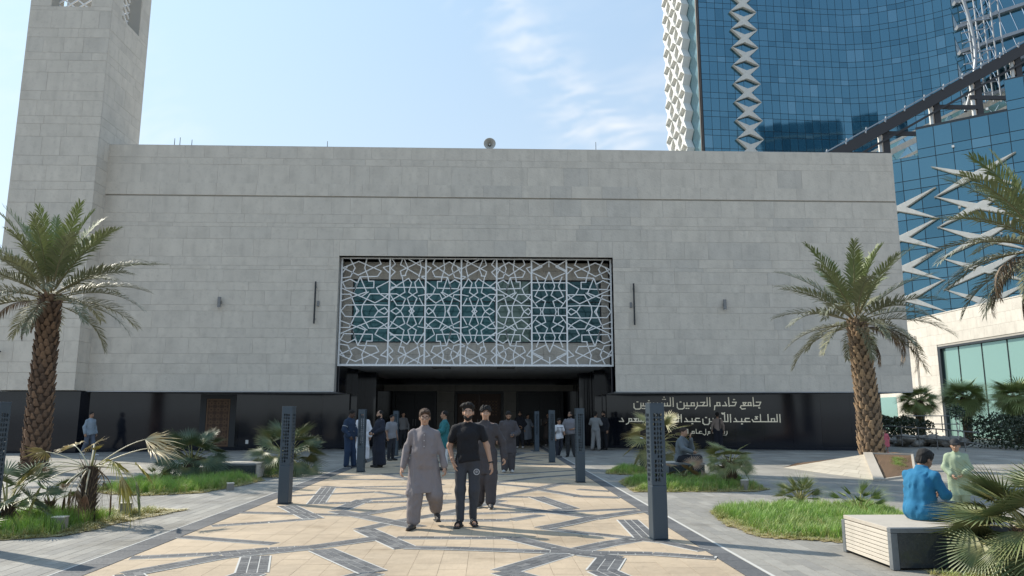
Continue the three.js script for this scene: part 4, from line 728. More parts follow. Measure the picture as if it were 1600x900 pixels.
function datePalm(label, x, z, y, { h, r0, r1, lean, spread, seed, crown, dead, bark, lo = -0.35, skip }) {
  const t = thing('date_palm', label, 'palm tree', [x, y, z]), r = rng(seed);
  part('trunk', trunkGeo(h, r0 * 0.86, r1 * 0.86, bark, seed, lean), M.bark, t);
  // old leaf bases spiralling up the trunk
  const variants = [0, 1, 2, 3].map((k) => { const g = new THREE.CylinderGeometry(0.028, 0.085, 0.19, 5, 1); g.scale(1, 1, 0.55); rot(g, 0.42); mv(g, 0, 0.06, 0.03); const c = lerpC(bark, [bark[0] * 1.9, bark[1] * 1.8, bark[2] * 1.6], k / 3); paint(g, c); const p = g.attributes.position, cc = g.attributes.color; for (let i = 0; i < p.count; i++) if (p.getY(i) < 0.02) cc.setXYZ(i, c[0] * 0.75, c[1] * 0.72, c[2] * 0.7); return uvbox(g); });
  const n = Math.min(290, Math.round(h * 66));
  for (let i = 0; i < n; i++) {
    const s = (i + 0.5) / n, a = i * 2.39996 + r() * 0.2, R = mix(r0, r1, s) * 0.90, m = part('leaf_base', variants[Math.floor(r() * 4)], M.bark, t);
    m.position.set(Math.sin(a) * R + lean[0] * s * s, s * h - 0.05, Math.cos(a) * R + lean[1] * s * s); m.rotation.set(0, a, 0); const k = 0.85 + r() * 0.4; m.scale.set(k * 1.1, k, k * (s > 0.85 ? 1.2 : 1));
  }
  const cx = lean[0], cz = lean[1];
  const cg = group('crown', t); cg.position.set(cx, h, cz);
  for (let i = 0; i < crown; i++) {
    const q = i / (crown - 1), a = i * 2.39996 + (r() - 0.5) * 0.5, el = mix(1.42, lo, Math.pow(q, 0.85)) + (r() - 0.5) * 0.2, L = spread * (0.78 + 0.35 * Math.sin(Math.PI * (0.2 + 0.7 * q))) * (0.9 + 0.2 * r());
    const g = frond(r, { L, el, droop: mix(0.35, 0.95, q) + r() * 0.25, col: lerpC(G.dateNew, G.date, clamp(q * 2, 0, 1)), tip: lerpC(G.dateNew, G.dateTip, clamp(q * 1.4, 0, 1)) });
    if (skip && skip(a % 6.2832, el)) continue;
    const m = part('frond', g, M.frond, cg); m.position.set(Math.cos(a) * 0.12, mix(0.25, -0.25, q), -Math.sin(a) * 0.12); m.rotation.y = a;
  }
  for (const [a, el, L, droop] of dead) { const m = part('dead_frond', frond(r, { L, el, droop, col: G.dead, tip: G.deadDark, dead: 1, leaf: 0.11 }), M.frond, cg, 'brown dried frond hanging down'); m.position.set(Math.cos(a) * 0.15, -0.3, -Math.sin(a) * 0.15); m.rotation.y = a; }
  return t;
}
datePalm('tall date palm with a shaggy dark trunk in front of the minaret at the left', -13.0, -22.3, 0, { h: 5.15, r0: 0.35, r1: 0.26, lean: [-0.05, 0], spread: 2.55, seed: 101, crown: 46, bark: [0.155, 0.10, 0.068], lo: -0.15, dead: [[3.25, 0.25, 1.9, 2.3], [3.0, -0.5, 1.3, 1.4], [4.5, -0.8, 1.0, 0.9]] });
datePalm('date palm with a pale stepped trunk standing in the sloped stone planter', 11.68, -22.7, 0.40, { h: 4.15, r0: 0.36, r1: 0.25, lean: [-0.22, 0.1], spread: 2.35, seed: 207, crown: 38, bark: [0.27, 0.195, 0.13], lo: -0.3, dead: [[0.2, 0.25, 2.3, 2.5], [-0.25, 0.1, 2.5, 2.35], [0.6, -0.2, 1.7, 1.6]] });
datePalm('date palm at the right edge of the picture with brown dried fronds hanging', 11.2, -14.2, 0, { h: 5.0, r0: 0.36, r1: 0.28, lean: [0, 0], spread: 2.0, seed: 311, crown: 40, bark: [0.16, 0.11, 0.07], lo: -0.45, dead: [[3.3, 0.15, 1.7, 2.3], [2.8, -0.3, 1.6, 1.6], [3.9, 0.0, 1.8, 2.2], [4.4, -0.6, 1.5, 1.2], [3.1, -0.9, 1.4, 0.9], [5.0, -0.4, 1.6, 1.5]] });

function fanLeaf(r, { pet, R, el, droop = 0.35, seg = 26, col = G.fan, tip = G.fanTip, petCol = [0.26, 0.25, 0.10], span = 1.95, sag = 0.14, curl = 0.3, fuse = 0.36, jag = 0 }) {
  const b = meshBuilder(), N = 6; let p = V(0, 0, 0), a = el, prev = null;
  for (let i = 0; i <= N; i++) {
    a = el - droop * (i / N) * (i / N); const w = mix(0.017, 0.008, i / N) * (pet > 0.8 ? 1.2 : 1), U = V(-Math.sin(a), Math.cos(a), 0);
    const row = [b.v(p.clone().addScaledVector(U, -w * 0.6), petCol), b.v(p.clone().add(V(0, 0, w)), petCol), b.v(p.clone().addScaledVector(U, w * 0.6), petCol), b.v(p.clone().add(V(0, 0, -w)), petCol)];
    if (prev) for (let e = 0; e < 4; e++) { const f = (e + 1) % 4; b.t(prev[e], row[e], row[f]); b.t(prev[e], row[f], prev[f]); }
    prev = row; if (i < N) p.add(V(Math.cos(a), Math.sin(a), 0).multiplyScalar(pet / N));
  }
  const roll = (r() - 0.5) * 1.3; const ba = a - 0.15, D = V(Math.cos(ba), Math.sin(ba), 0), U = V(-Math.sin(ba), Math.cos(ba), 0), S = V(0, 0, 1), hub = p; U.applyAxisAngle(D, roll); S.applyAxisAngle(D, roll); const da = span * 2 / seg;
  for (let i = 0; i < seg; i++) {
    const f = -span + (i + 0.5 + (r() - 0.5) * jag) * da, dir = D.clone().multiplyScalar(Math.cos(f)).addScaledVector(S, Math.sin(f)), nrm = new THREE.Vector3().crossVectors(dir, U).normalize(), len = R * (1 - 0.22 * Math.pow(Math.abs(f) / span, 2)) * (0.88 + 0.22 * r()) * (1 - jag * 0.28 * r());
    const lift = curl * Math.abs(Math.sin(f)) * R * 0.35, w = len * fuse * Math.tan(da / 2) * 0.98;
    const at = (s, up) => hub.clone().addScaledVector(dir, len * s).addScaledVector(U, lift * s + up).add(V(0, -sag * len * s * s * (0.7 + 0.3 * r()) * (1 + jag * (r() - 0.5)), 0));
    const gain = (c) => c.map((v) => v * 1.35), k = gain(lerpC(col, tip, 0.35 * r())), kt = gain(lerpC(col, tip, 0.5 + 0.5 * r())), m = at(fuse, -0.012), q = at(mix(fuse, 1, 0.5), 0), v0 = b.v(hub, petCol), vm = b.v(m, k), vl = b.v(at(fuse, 0.004).addScaledVector(nrm, w), k), vr = b.v(at(fuse, 0.004).addScaledVector(nrm, -w), k);
    const ql = b.v(q.clone().addScaledVector(nrm, w * 0.75), k), qr = b.v(q.clone().addScaledVector(nrm, -w * 0.75), k), e = b.v(at(1, 0), kt);
    b.t(v0, vl, vm); b.t(v0, vm, vr); b.t(vl, ql, vm); b.t(vm, ql, qr); b.t(vm, qr, vr); b.t(ql, e, qr);
  }
  return b.geo();
}
function fanPalm(label, x, z, { trunk = 0.4, tr = 0.12, n = 18, R = 0.42, pet = 0.45, seed, hi = 1.35, lo = -0.3, col, tip, petCol, dead = 0, droop, sag, seg, category = 'fan palm', name = 'fan_palm', y = 0, extra = [], bark = [0.11, 0.075, 0.05], skirt = 0, stubs = 1, lf = {} }) {
  const t = thing(name, label, category, [x, y, z]), r = rng(seed);
  part('trunk', trunkGeo(trunk, tr, tr * 0.85, bark, seed, [0, 0], 10), M.bark, t);
  const st = []; for (let i = 0; i < trunk * 150; i++) { const a = i * 2.39996, s = (i + 1) / (trunk * 150), g = new THREE.ConeGeometry(0.018 * (stubs > 1 ? 0.8 : 1), 0.14 * stubs * (stubs > 1 ? 0.5 + 0.8 * r() : 1), 4); rot(g, 0.55); mv(g, 0, 0.03, tr * 0.98); rot(g, 0, a); mv(g, 0, trunk * s, 0); paint(g, lerpC(bark, stubs > 1 ? [0.42, 0.33, 0.22] : [0.30, 0.2, 0.12], stubs > 1 ? r() : r() * r())); st.push(uvbox(g)); }
  if (st.length) stuffPart('leaf_stub', st, M.bark, t);
  const cg = group('crown', t); cg.position.set(0, trunk, 0);
  const leaf = (a, el, o, nm = 'fan_leaf', lab) => { const m = part(nm, fanLeaf(r, { pet, R, droop, sag, seg, col, tip, petCol, ...o, el }), M.fan, cg, lab); m.position.set(Math.cos(a) * tr * 0.4, -0.02, -Math.sin(a) * tr * 0.4); m.rotation.y = a; return m; };
  for (let i = 0; i < n; i++) { const q = i / Math.max(1, n - 1); leaf(i * 2.39996 + (r() - 0.5) * 0.4, mix(hi, lo, q) + (r() - 0.5) * 0.25, { pet: pet * (0.8 + 0.35 * r()), R: R * (0.85 + 0.25 * r()), ...lf }); }
  for (let i = 0; i < dead; i++) leaf(i * 2.1 + r() * 2, -0.7 - r() * 0.5, { pet: pet * (0.4 + 0.4 * r()), R: R * 0.8, col: G.dead, tip: G.deadDark, petCol: G.dead, span: 0.9, sag: 0.8, droop: 0.8, fuse: 0.16, jag: 1.6, seg: 18 }, 'dead_leaf', 'brown dried fan leaf hanging');
  for (const e of extra) leaf(e.a, e.el, e);
  if (skirt) for (let i = 0; i < skirt; i++) { const a = i * 2.4; const m = part('dead_leaf', fanLeaf(r, { pet: 0.1, R: R * 0.9, el: -1.2, col: G.dead, tip: G.deadDark, petCol: G.dead, span: 0.7, sag: 0.3, droop: 0.3, seg: 12 }), M.fan, cg, 'brown dried fan leaf hanging'); m.position.set(Math.cos(a) * tr, -0.1 - 0.25 * r(), -Math.sin(a) * tr); m.rotation.y = a; }
  return t;
}
const GR = 'fan palms planted in the grass beds';
// the dying palm at the left: a shaggy trunk with sparse long-stalked leaves
fanPalm('straggly half dried fan palm with long bare stalks in the left grass bed', -6.0, -11.75, { trunk: 0.86, tr: 0.12, n: 0, stubs: 2.2, R: 0.42, pet: 0.85, seed: 12, bark: [0.085, 0.06, 0.045],
  extra: [
    { a: 0.15, el: 0.66, pet: 0.80, R: 0.56, col: G.straw, tip: G.dead, petCol: [0.5, 0.45, 0.3], fuse: 0.42, jag: 0.9, seg: 22, span: 1.2, sag: 0.35, droop: 0.5 }, { a: 0.0, el: 0.42, pet: 0.86, R: 0.60, col: G.straw, tip: G.dead, petCol: [0.5, 0.45, 0.3], fuse: 0.42, jag: 0.9, seg: 22, span: 1.1, sag: 0.3, droop: 0.35 }, { a: -0.25, el: 0.18, pet: 0.75, R: 0.46, col: G.yellow, tip: G.dead, petCol: [0.5, 0.45, 0.3], fuse: 0.42, jag: 0.9, seg: 22, span: 1.4, sag: 0.5, droop: 0.5 },
    { a: -0.5, el: 0.1, pet: 0.7, R: 0.60, col: G.yellow, tip: G.deadDark, petCol: [0.5, 0.45, 0.3], fuse: 0.42, jag: 0.9, seg: 22, span: 1.1, sag: 0.9, droop: 1.0 }, { a: -0.1, el: 0.0, pet: 0.72, R: 0.55, col: G.fan, tip: G.dead, petCol: [0.5, 0.45, 0.3], fuse: 0.42, jag: 0.9, seg: 22, span: 1.0, sag: 0.9, droop: 1.1 }, { a: 2.0, el: 0.8, pet: 0.5, R: 0.42, col: G.straw, tip: G.dead, petCol: [0.5, 0.45, 0.3], fuse: 0.3, jag: 0.9, seg: 18, span: 1.2, sag: 0.5, droop: 0.4 }, { a: -0.6, el: 0.35, pet: 0.55, R: 0.55, col: G.yellow, tip: G.straw, petCol: [0.5, 0.45, 0.3], fuse: 0.3, jag: 0.8, seg: 22, span: 1.3, sag: 0.55, droop: 0.6 }, { a: -2.6, el: 0.3, pet: 0.55, R: 0.55, col: [0.22, 0.2, 0.06], tip: G.dead, petCol: [0.5, 0.45, 0.3], fuse: 0.3, jag: 0.8, seg: 22, span: 1.3, sag: 0.6, droop: 0.6 }, { a: 3.0, el: 0.38, pet: 0.75, R: 0.42, col: G.straw, tip: G.dead, petCol: [0.5, 0.45, 0.3], fuse: 0.42, jag: 0.9, seg: 22, span: 1.3, sag: 0.3, droop: 0.3 },
    { a: 3.5, el: 0.1, pet: 0.7, R: 0.50, col: G.yellow, tip: G.dead, petCol: [0.5, 0.45, 0.3], fuse: 0.42, jag: 0.9, seg: 22, span: 1.0, sag: 0.5, droop: 0.6 }, { a: 3.9, el: -0.15, pet: 0.62, R: 0.5, col: [0.2, 0.2, 0.05], tip: G.dead, petCol: [0.5, 0.45, 0.3], fuse: 0.42, jag: 0.9, seg: 22, span: 1.0, sag: 0.8, droop: 0.8 }, { a: 2.6, el: 0.75, pet: 0.5, R: 0.36, col: G.straw, tip: G.straw, petCol: [0.5, 0.45, 0.3], fuse: 0.42, jag: 0.9, seg: 22, span: 1.2, sag: 0.4, droop: 0.4 },
    { a: -1.5, el: -0.5, pet: 0.45, R: 0.62, col: G.dead, tip: G.deadDark, petCol: [0.5, 0.42, 0.28], fuse: 0.2, jag: 1.6, seg: 18, span: 0.6, sag: 0.6, droop: 0.9 }, { a: -1.9, el: -0.6, pet: 0.4, R: 0.55, col: G.dead, tip: [0.3, 0.18, 0.1], petCol: [0.5, 0.42, 0.28], fuse: 0.2, jag: 1.6, seg: 18, span: 0.6, sag: 0.6, droop: 0.8 }, { a: -1.2, el: -0.55, pet: 0.5, R: 0.5, col: [0.27, 0.15, 0.09], tip: G.dead, petCol: [0.5, 0.42, 0.28], fuse: 0.2, jag: 1.6, seg: 18, span: 0.5, sag: 0.7, droop: 0.9 },
    { a: 1.6, el: -0.3, pet: 0.5, R: 0.5, col: G.dead, tip: G.deadDark, petCol: G.dead, fuse: 0.16, jag: 1.6, seg: 16, span: 0.6, sag: 0.7, droop: 0.9 }, { a: 0.4, el: -0.7, pet: 0.4, R: 0.45, col: G.deadDark, tip: G.dead, petCol: G.dead, span: 0.5, sag: 0.8, droop: 0.7 }, { a: 3.4, el: -0.75, pet: 0.45, R: 0.5, col: G.deadDark, tip: G.dead, petCol: G.dead, span: 0.5, sag: 0.8, droop: 0.7 }, { a: -0.9, el: 1.1, pet: 0.3, R: 0.2, col: G.yellow, tip: G.straw, span: 0.8 }, { a: -1.6, el: -0.25, pet: 0.6, R: 0.1, col: G.dead, tip: G.dead, petCol: [0.5, 0.45, 0.3] }, { a: -2.3, el: 0.1, pet: 0.55, R: 0.1, col: G.dead, tip: G.dead, petCol: [0.5, 0.45, 0.3] }] });
fanPalm('dark leafy fan palm behind the post at the left edge of the picture', -6.85, -11.2, { trunk: 0.35, tr: 0.1, n: 17, R: 0.42, pet: 0.5, seed: 13, lo: -0.4, dead: 2, col: [0.05, 0.08, 0.03], tip: [0.14, 0.15, 0.06] });
fanPalm('small broken fan palm with brown folded leaves beside the dying palm', -6.75, -12.1, { trunk: 0.3, tr: 0.07, n: 5, R: 0.28, pet: 0.3, seed: 14, dead: 7, hi: 1.2, lo: 0.2 });
fanPalm('full dark green fan palm in the grass left of the low bench', -7.35, -19.2, { trunk: 0.55, tr: 0.2, n: 32, R: 0.50, pet: 0.50, seed: 15, lo: -0.8, col: [0.045, 0.075, 0.035], tip: [0.11, 0.13, 0.07], dead: 2 });
fanPalm('young light green fan palm seedling in front of the dark green fan palm', -7.35, -17.2, { trunk: 0.06, tr: 0.04, n: 12, R: 0.30, pet: 0.34, seed: 16, lo: 0.3, hi: 1.45, lf: { fuse: 0.16, span: 0.8, seg: 12, sag: 0.04, jag: 0.5 }, col: [0.16, 0.17, 0.06], tip: [0.26, 0.24, 0.1] });
fanPalm('fan palm with brown lower leaves right behind the nearest left light post', -5.45, -20.9, { trunk: 0.55, tr: 0.2, n: 26, R: 0.6, pet: 0.62, seed: 17, lo: -0.7, dead: 5, col: [0.06, 0.09, 0.04], tip: [0.18, 0.18, 0.08] });
fanPalm('yellowing fan palm behind the nearest right light post, before the lettering', 5.05, -22.2, { trunk: 0.85, tr: 0.16, n: 26, R: 0.58, pet: 0.62, seed: 18, lo: -0.9, dead: 4, col: [0.16, 0.16, 0.05], tip: [0.40, 0.34, 0.17] });
fanPalm('short fan palm with a stubby trunk in the grass beside the middle bench', 5.52, -17.2, { trunk: 0.58, tr: 0.17, n: 22, R: 0.36, pet: 0.32, seed: 19, hi: 1.05, lo: -0.4, dead: 4, col: [0.13, 0.16, 0.06], tip: [0.30, 0.27, 0.12], bark: [0.17, 0.115, 0.075] });
fanPalm('low reddish dried fan palm at the foot of the middle bench', 4.75, -18.3, { trunk: 0.18, tr: 0.07, n: 9, R: 0.40, pet: 0.35, seed: 20, hi: 0.9, lo: -0.3, col: [0.22, 0.13, 0.07], tip: [0.3, 0.2, 0.12] });
fanPalm('bushy young fan palm at the back of the right grass bed', 5.75, -13.9, { trunk: 0.08, tr: 0.06, n: 26, R: 0.40, pet: 0.26, seed: 21, hi: 1.5, lo: 0.3, lf: { fuse: 0.12, span: 1.25, seg: 16, sag: 0.06, jag: 0.7 }, col: [0.11, 0.15, 0.05], tip: [0.28, 0.26, 0.1], dead: 2 });
fanPalm('young fan palm right behind the large near bench', 6.2, -12.6, { trunk: 0.06, tr: 0.05, n: 14, R: 0.42, pet: 0.30, seed: 22, hi: 1.5, lo: 0.3, lf: { fuse: 0.16, span: 0.75, seg: 14, sag: 0.03, jag: 0.5 }, col: [0.12, 0.17, 0.05], tip: [0.22, 0.25, 0.09] });
fanPalm('large full fan palm nearest the camera at the bottom right corner', 5.50, -7.6, { trunk: 0.50, tr: 0.20, n: 42, R: 0.55, pet: 0.41, seed: 23, lo: -0.95, dead: 3, col: [0.075, 0.105, 0.04], tip: [0.26, 0.25, 0.115], petCol: [0.30, 0.28, 0.12], seg: 36, sag: 0.10, fuse: 0.27 });
for (const [x, z, h, R, s, where] of [[26.9, -46, 2.5, 0.8, 31, 'leftmost of three washingtonia palms before the cream building'], [29.2, -45, 2.7, 1.05, 32, 'middle washingtonia palm before the green glazed bay'], [30.2, -42, 2.6, 1.1, 33, 'rightmost washingtonia palm before the green glazed bay']])
  fanPalm(where, x, z, { trunk: h, tr: 0.26, n: 42, R, pet: 0.55, seed: s, lo: -0.75, skirt: 12, col: [0.17, 0.22, 0.08], tip: [0.30, 0.32, 0.14], name: 'washingtonia_palm', category: 'palm tree', bark: [0.2, 0.13, 0.08] });

// ---------------------------------------------------------------- grass beds, soil, hedges
M.soil = std(0.17, 0.105, 0.06, 0.95, { map: dirtMap, bumpMap: fineBump, bumpScale: 0.01 });
M.dryGrass = std(0.33, 0.27, 0.14, 0.95, { map: dirtMap });
M.grass = new THREE.MeshPhysicalMaterial({ side: THREE.DoubleSide, roughness: 0.6, transmission: 0.5, thickness: 0 });
function inside(p, x, z) { let c = false; for (let i = 0, j = p.length - 1; i < p.length; j = i++) if ((p[i][1] > z) !== (p[j][1] > z) && x < (p[j][0] - p[i][0]) * (z - p[i][1]) / (p[j][1] - p[i][1]) + p[i][0]) c = !c; return c; }
const tuft = (() => { const b = meshBuilder(), r = rng(61); for (let i = 0; i < 9; i++) { const a = r() * 6.28, l = 0.6 + 0.5 * r(), o = V((r() - 0.5) * 0.3, 0, (r() - 0.5) * 0.3), d = V(Math.cos(a), 0, Math.sin(a)), s = V(-d.z, 0, d.x), w = 0.022, k = [1, 1, 1]; const v0 = b.v(o.clone().addScaledVector(s, w), k), v1 = b.v(o.clone().addScaledVector(s, -w), k), m = o.clone().addScaledVector(d, 0.14 * l).add(V(0, 0.62 * l, 0)), v2 = b.v(m.clone().addScaledVector(s, w * 0.7), k), v3 = b.v(m.clone().addScaledVector(s, -w * 0.7), k), e = b.v(o.clone().addScaledVector(d, 0.45 * l).add(V(0, l * 0.95, 0)), k); b.t(v0, v1, v2); b.t(v1, v3, v2); b.t(v2, v3, e); } return b.geo(); })();
function grassBed(label, poly, n, h, seed, lift, dryness) {
  const s = new THREE.Shape(); poly.forEach(([x, z], i) => { const [px, pz] = poly[(i + poly.length - 1) % poly.length], q = 9, rr = rng(seed * 31 + i); if (!i) s.moveTo(x, -z); else for (let k = 1; k <= q; k++) { const w = k < q ? 0.10 * (rr() - 0.5) : 0; s.lineTo(mix(px, x, k / q) + w, -mix(pz, z, k / q) + w); } }); const g = new THREE.ShapeGeometry(s); rot(g, -Math.PI / 2); mv(g, 0, 0.010, 0); if (!lift) structure('soil', uvbox(g), M.dryGrass);
  const r = rng(seed), xs = poly.map((p) => p[0]), zs = poly.map((p) => p[1]), x0 = Math.min(...xs), x1 = Math.max(...xs), z0 = Math.min(...zs), z1 = Math.max(...zs);
  const im = new THREE.InstancedMesh(tuft, M.grass, n), m = new THREE.Matrix4(), c = new THREE.Color(); let k = 0, guard = 0;
  while (k < n && guard++ < n * 12) {
    const x = x0 + r() * (x1 - x0), z = z0 + r() * (z1 - z0); if (!inside(poly, x, z) && !(k % 60 === 0 && r() < 0.004)) continue;
    const patch = fbm(x * 1.3, z * 1.3, seed, 3); if (r() > 0.35 + patch * 1.1) continue; let edge = 1e9; for (let i = 0; i < poly.length; i++) { const [ax, az] = poly[i], [bx, bz] = poly[(i + 1) % poly.length], L2 = (bx - ax) ** 2 + (bz - az) ** 2, t = clamp(((x - ax) * (bx - ax) + (z - az) * (bz - az)) / L2, 0, 1); edge = Math.min(edge, Math.hypot(x - ax - t * (bx - ax), z - az - t * (bz - az))); }
    const ed = clamp(edge / 0.28 + (fbm(x * 3, z * 3, seed + 5, 2) - 0.5) * 1.2, 0.2, 1), hh = h * (0.45 + 0.8 * patch) * (0.6 + 0.6 * r()) * ed, w = 0.16 + 0.10 * r();
    m.makeRotationY(r() * 6.28).scale(V(w, hh, w)).setPosition(x, lift ? lift(x, z) : 0.008, z); im.setMatrixAt(k, m);
    const weed = dryness ? dryness(x, z) : 0; if (weed > 0.5) m.scale(V(1.2, 0.45, 1.2)), im.setMatrixAt(k, m); const dry = clamp(weed * (0.45 + 0.5 * r()) + (1 - ed) * 1.1 + (r() < 0.10 ? 0.6 : 0) + (patch < 0.4 ? 0.25 : 0), 0, 1), v = 0.8 + 0.45 * r(); im.setColorAt(k, c.setRGB(mix(0.29, 0.50, dry) * v, mix(0.46, 0.44, dry) * v, mix(0.085, 0.18, dry) * v)); k++;
  }
  im.count = k; im.name = numbered('grass'); im.castShadow = im.receiveShadow = true; scene.add(im); tag(im, label, 'grass', null, 'stuff');
}
grassBed('long bright grass round the dying palm in the near left bed', [[-7.9, -10.3], [-6.4, -10.25], [-5.75, -10.6], [-5.55, -11.2], [-5.55, -11.9], [-5.3, -12.8], [-5.15, -13.5], [-6.2, -13.2], [-7.9, -12.9]], 2600, 0.30, 71, null, (x, z) => (x > -5.85 || z < -12.3 ? 1 : 0));
grassBed('bright grass strip in front of the low left bench', [[-7.75, -16.0], [-6.9, -15.7], [-5.95, -16.2], [-5.6, -18.2], [-5.55, -19.35], [-7.0, -19.4], [-8.4, -18.9], [-8.4, -16.6]], 2600, 0.34, 72);
grassBed('grass under the fan palm behind the left light post', [[-6.4, -20.5], [-5.3, -20.3], [-4.95, -22.3], [-6.2, -22.6]], 700, 0.32, 73);
grassBed('small grass patch left of the nearest right light post', [[3.3, -21.1], [3.6, -20.7], [4.6, -20.7], [4.6, -22.4], [3.5, -22.1]], 600, 0.34, 74);
grassBed('dark grass bed round the middle bench and short fan palm', [[3.1, -16.1], [5.7, -16.1], [6.2, -16.6], [6.0, -19.0], [4.3, -19.15], [3.2, -18.6]], 2400, 0.32, 75);
grassBed('bright grass bed beside the large near bench', [[3.75, -12.9], [3.55, -11.4], [3.65, -10.2], [4.2, -9.95], [4.6, -9.75], [6.6, -9.6], [6.9, -13.4], [5.0, -13.4]], 3000, 0.24, 76);
grassBed('pale grass tufts at the foot of the large near bench', [[4.55, -7.9], [4.5, -7.1], [7.2, -7.1], [7.2, -7.95]], 900, 0.16, 77);
function hedge(label, x0, x1, z0, z1, h, n, seed, name = 'hedge') {
  const t = thing(name, label, 'hedge', [(x0 + x1) / 2, 0, (z0 + z1) / 2]), r = rng(seed), b = meshBuilder(), w = x1 - x0, d = z1 - z0;
  for (let i = 0; i < n; i++) {
    const x = (r() - 0.5) * w, z = (r() - 0.5) * d, top = h * (0.68 + 0.5 * fbm(x * 0.9 + seed, z * 0.9, 2, 3)) * (1 - 0.3 * Math.pow(Math.abs(2 * x / w), 6)), y = top * (1 - Math.pow(r(), 2.2) * 0.97), k = 0.55 + 0.8 * fbm(x * 3, y * 3, z * 3 + seed, 2) * (0.7 + 0.6 * r());
    const dir = V(r() - 0.5, r() - 0.3, r() - 0.5).normalize(), s = new THREE.Vector3().crossVectors(dir, V(r() - 0.5, r() - 0.5, r() - 0.5)).normalize(), l = 0.10 + 0.09 * r(), o = V(x, y, z), c = [0.035 * k, 0.055 * k, 0.022 * k];
    const v0 = b.v(o, c), v1 = b.v(o.clone().addScaledVector(dir, l * 0.5).addScaledVector(s, l * 0.28), c), v2 = b.v(o.clone().addScaledVector(dir, l * 0.5).addScaledVector(s, -l * 0.28), c), v3 = b.v(o.clone().addScaledVector(dir, l), c); b.t(v0, v1, v2); b.t(v1, v3, v2);
  }
  stuffPart('foliage', b.geo(), M.leaf, t);
  const br = []; for (let i = 0; i < 14; i++) { const x = (r() - 0.5) * w * 0.9, z = (r() - 0.5) * d * 0.7; br.push(paint(uvbox(tube([V(x, 0, z), V(x + (r() - 0.5) * 0.3, h * 0.4, z), V(x + (r() - 0.5) * 0.7, h * 0.75, z + (r() - 0.5) * 0.4)], 0.03, 0.01, 5)), [0.08, 0.055, 0.035])); }
  part('stem', br, M.bark, t); return t;
}
hedge('long dark hedge before the cream building at the right edge', 24.2, 34, -38, -33.8, 1.65, 16000, 81);
hedge('shorter dark hedge behind the handrail right of the mosque', 20.8, 24.6, -44, -40.5, 1.45, 7000, 82);
{ // slim sapling in front of the glazed bay
  const t = thing('sapling', 'slim young tree with a pale stem before the dark hedge', 'tree', [23.2, 0, -36.6]), r = rng(83), b = meshBuilder();
  part('trunk', [uvbox(tube([V(0, 0, 0), V(0.03, 0.7, 0), V(-0.02, 1.5, 0)], 0.035, 0.02, 6)), uvbox(tube([V(0.02, 0.6, 0), V(0.14, 1.1, 0.05), V(0.2, 1.5, 0)], 0.022, 0.01, 5))], M.cream[3], t);
  for (let i = 0; i < 500; i++) { const a = r() * 6.28, q = Math.cbrt(r()), th = Math.acos(2 * r() - 1), o = V(0.05 + 0.42 * q * Math.sin(th) * Math.cos(a), 1.75 + 0.4 * q * Math.cos(th), 0.42 * q * Math.sin(th) * Math.sin(a)), dir = V(r() - 0.5, r() - 0.5, r() - 0.5).normalize(), s = new THREE.Vector3().crossVectors(dir, V(0, 1, 0)).normalize(), c = [0.05, 0.085, 0.05].map((v) => v * (0.7 + 0.6 * r())), l = 0.11; const v0 = b.v(o, c), v1 = b.v(o.clone().addScaledVector(dir, l / 2).addScaledVector(s, l * 0.3), c), v2 = b.v(o.clone().addScaledVector(dir, l / 2).addScaledVector(s, -l * 0.3), c), v3 = b.v(o.clone().addScaledVector(dir, l), c); b.t(v0, v1, v2); b.t(v1, v3, v2); }
  stuffPart('crown', b.geo(), M.leaf, t);
}
M.wedge = [[0.52, 0.47, 0.385], [0.49, 0.445, 0.365], [0.54, 0.49, 0.405]].map((c) => std(...c, 0.85, { map: stoneMap }));
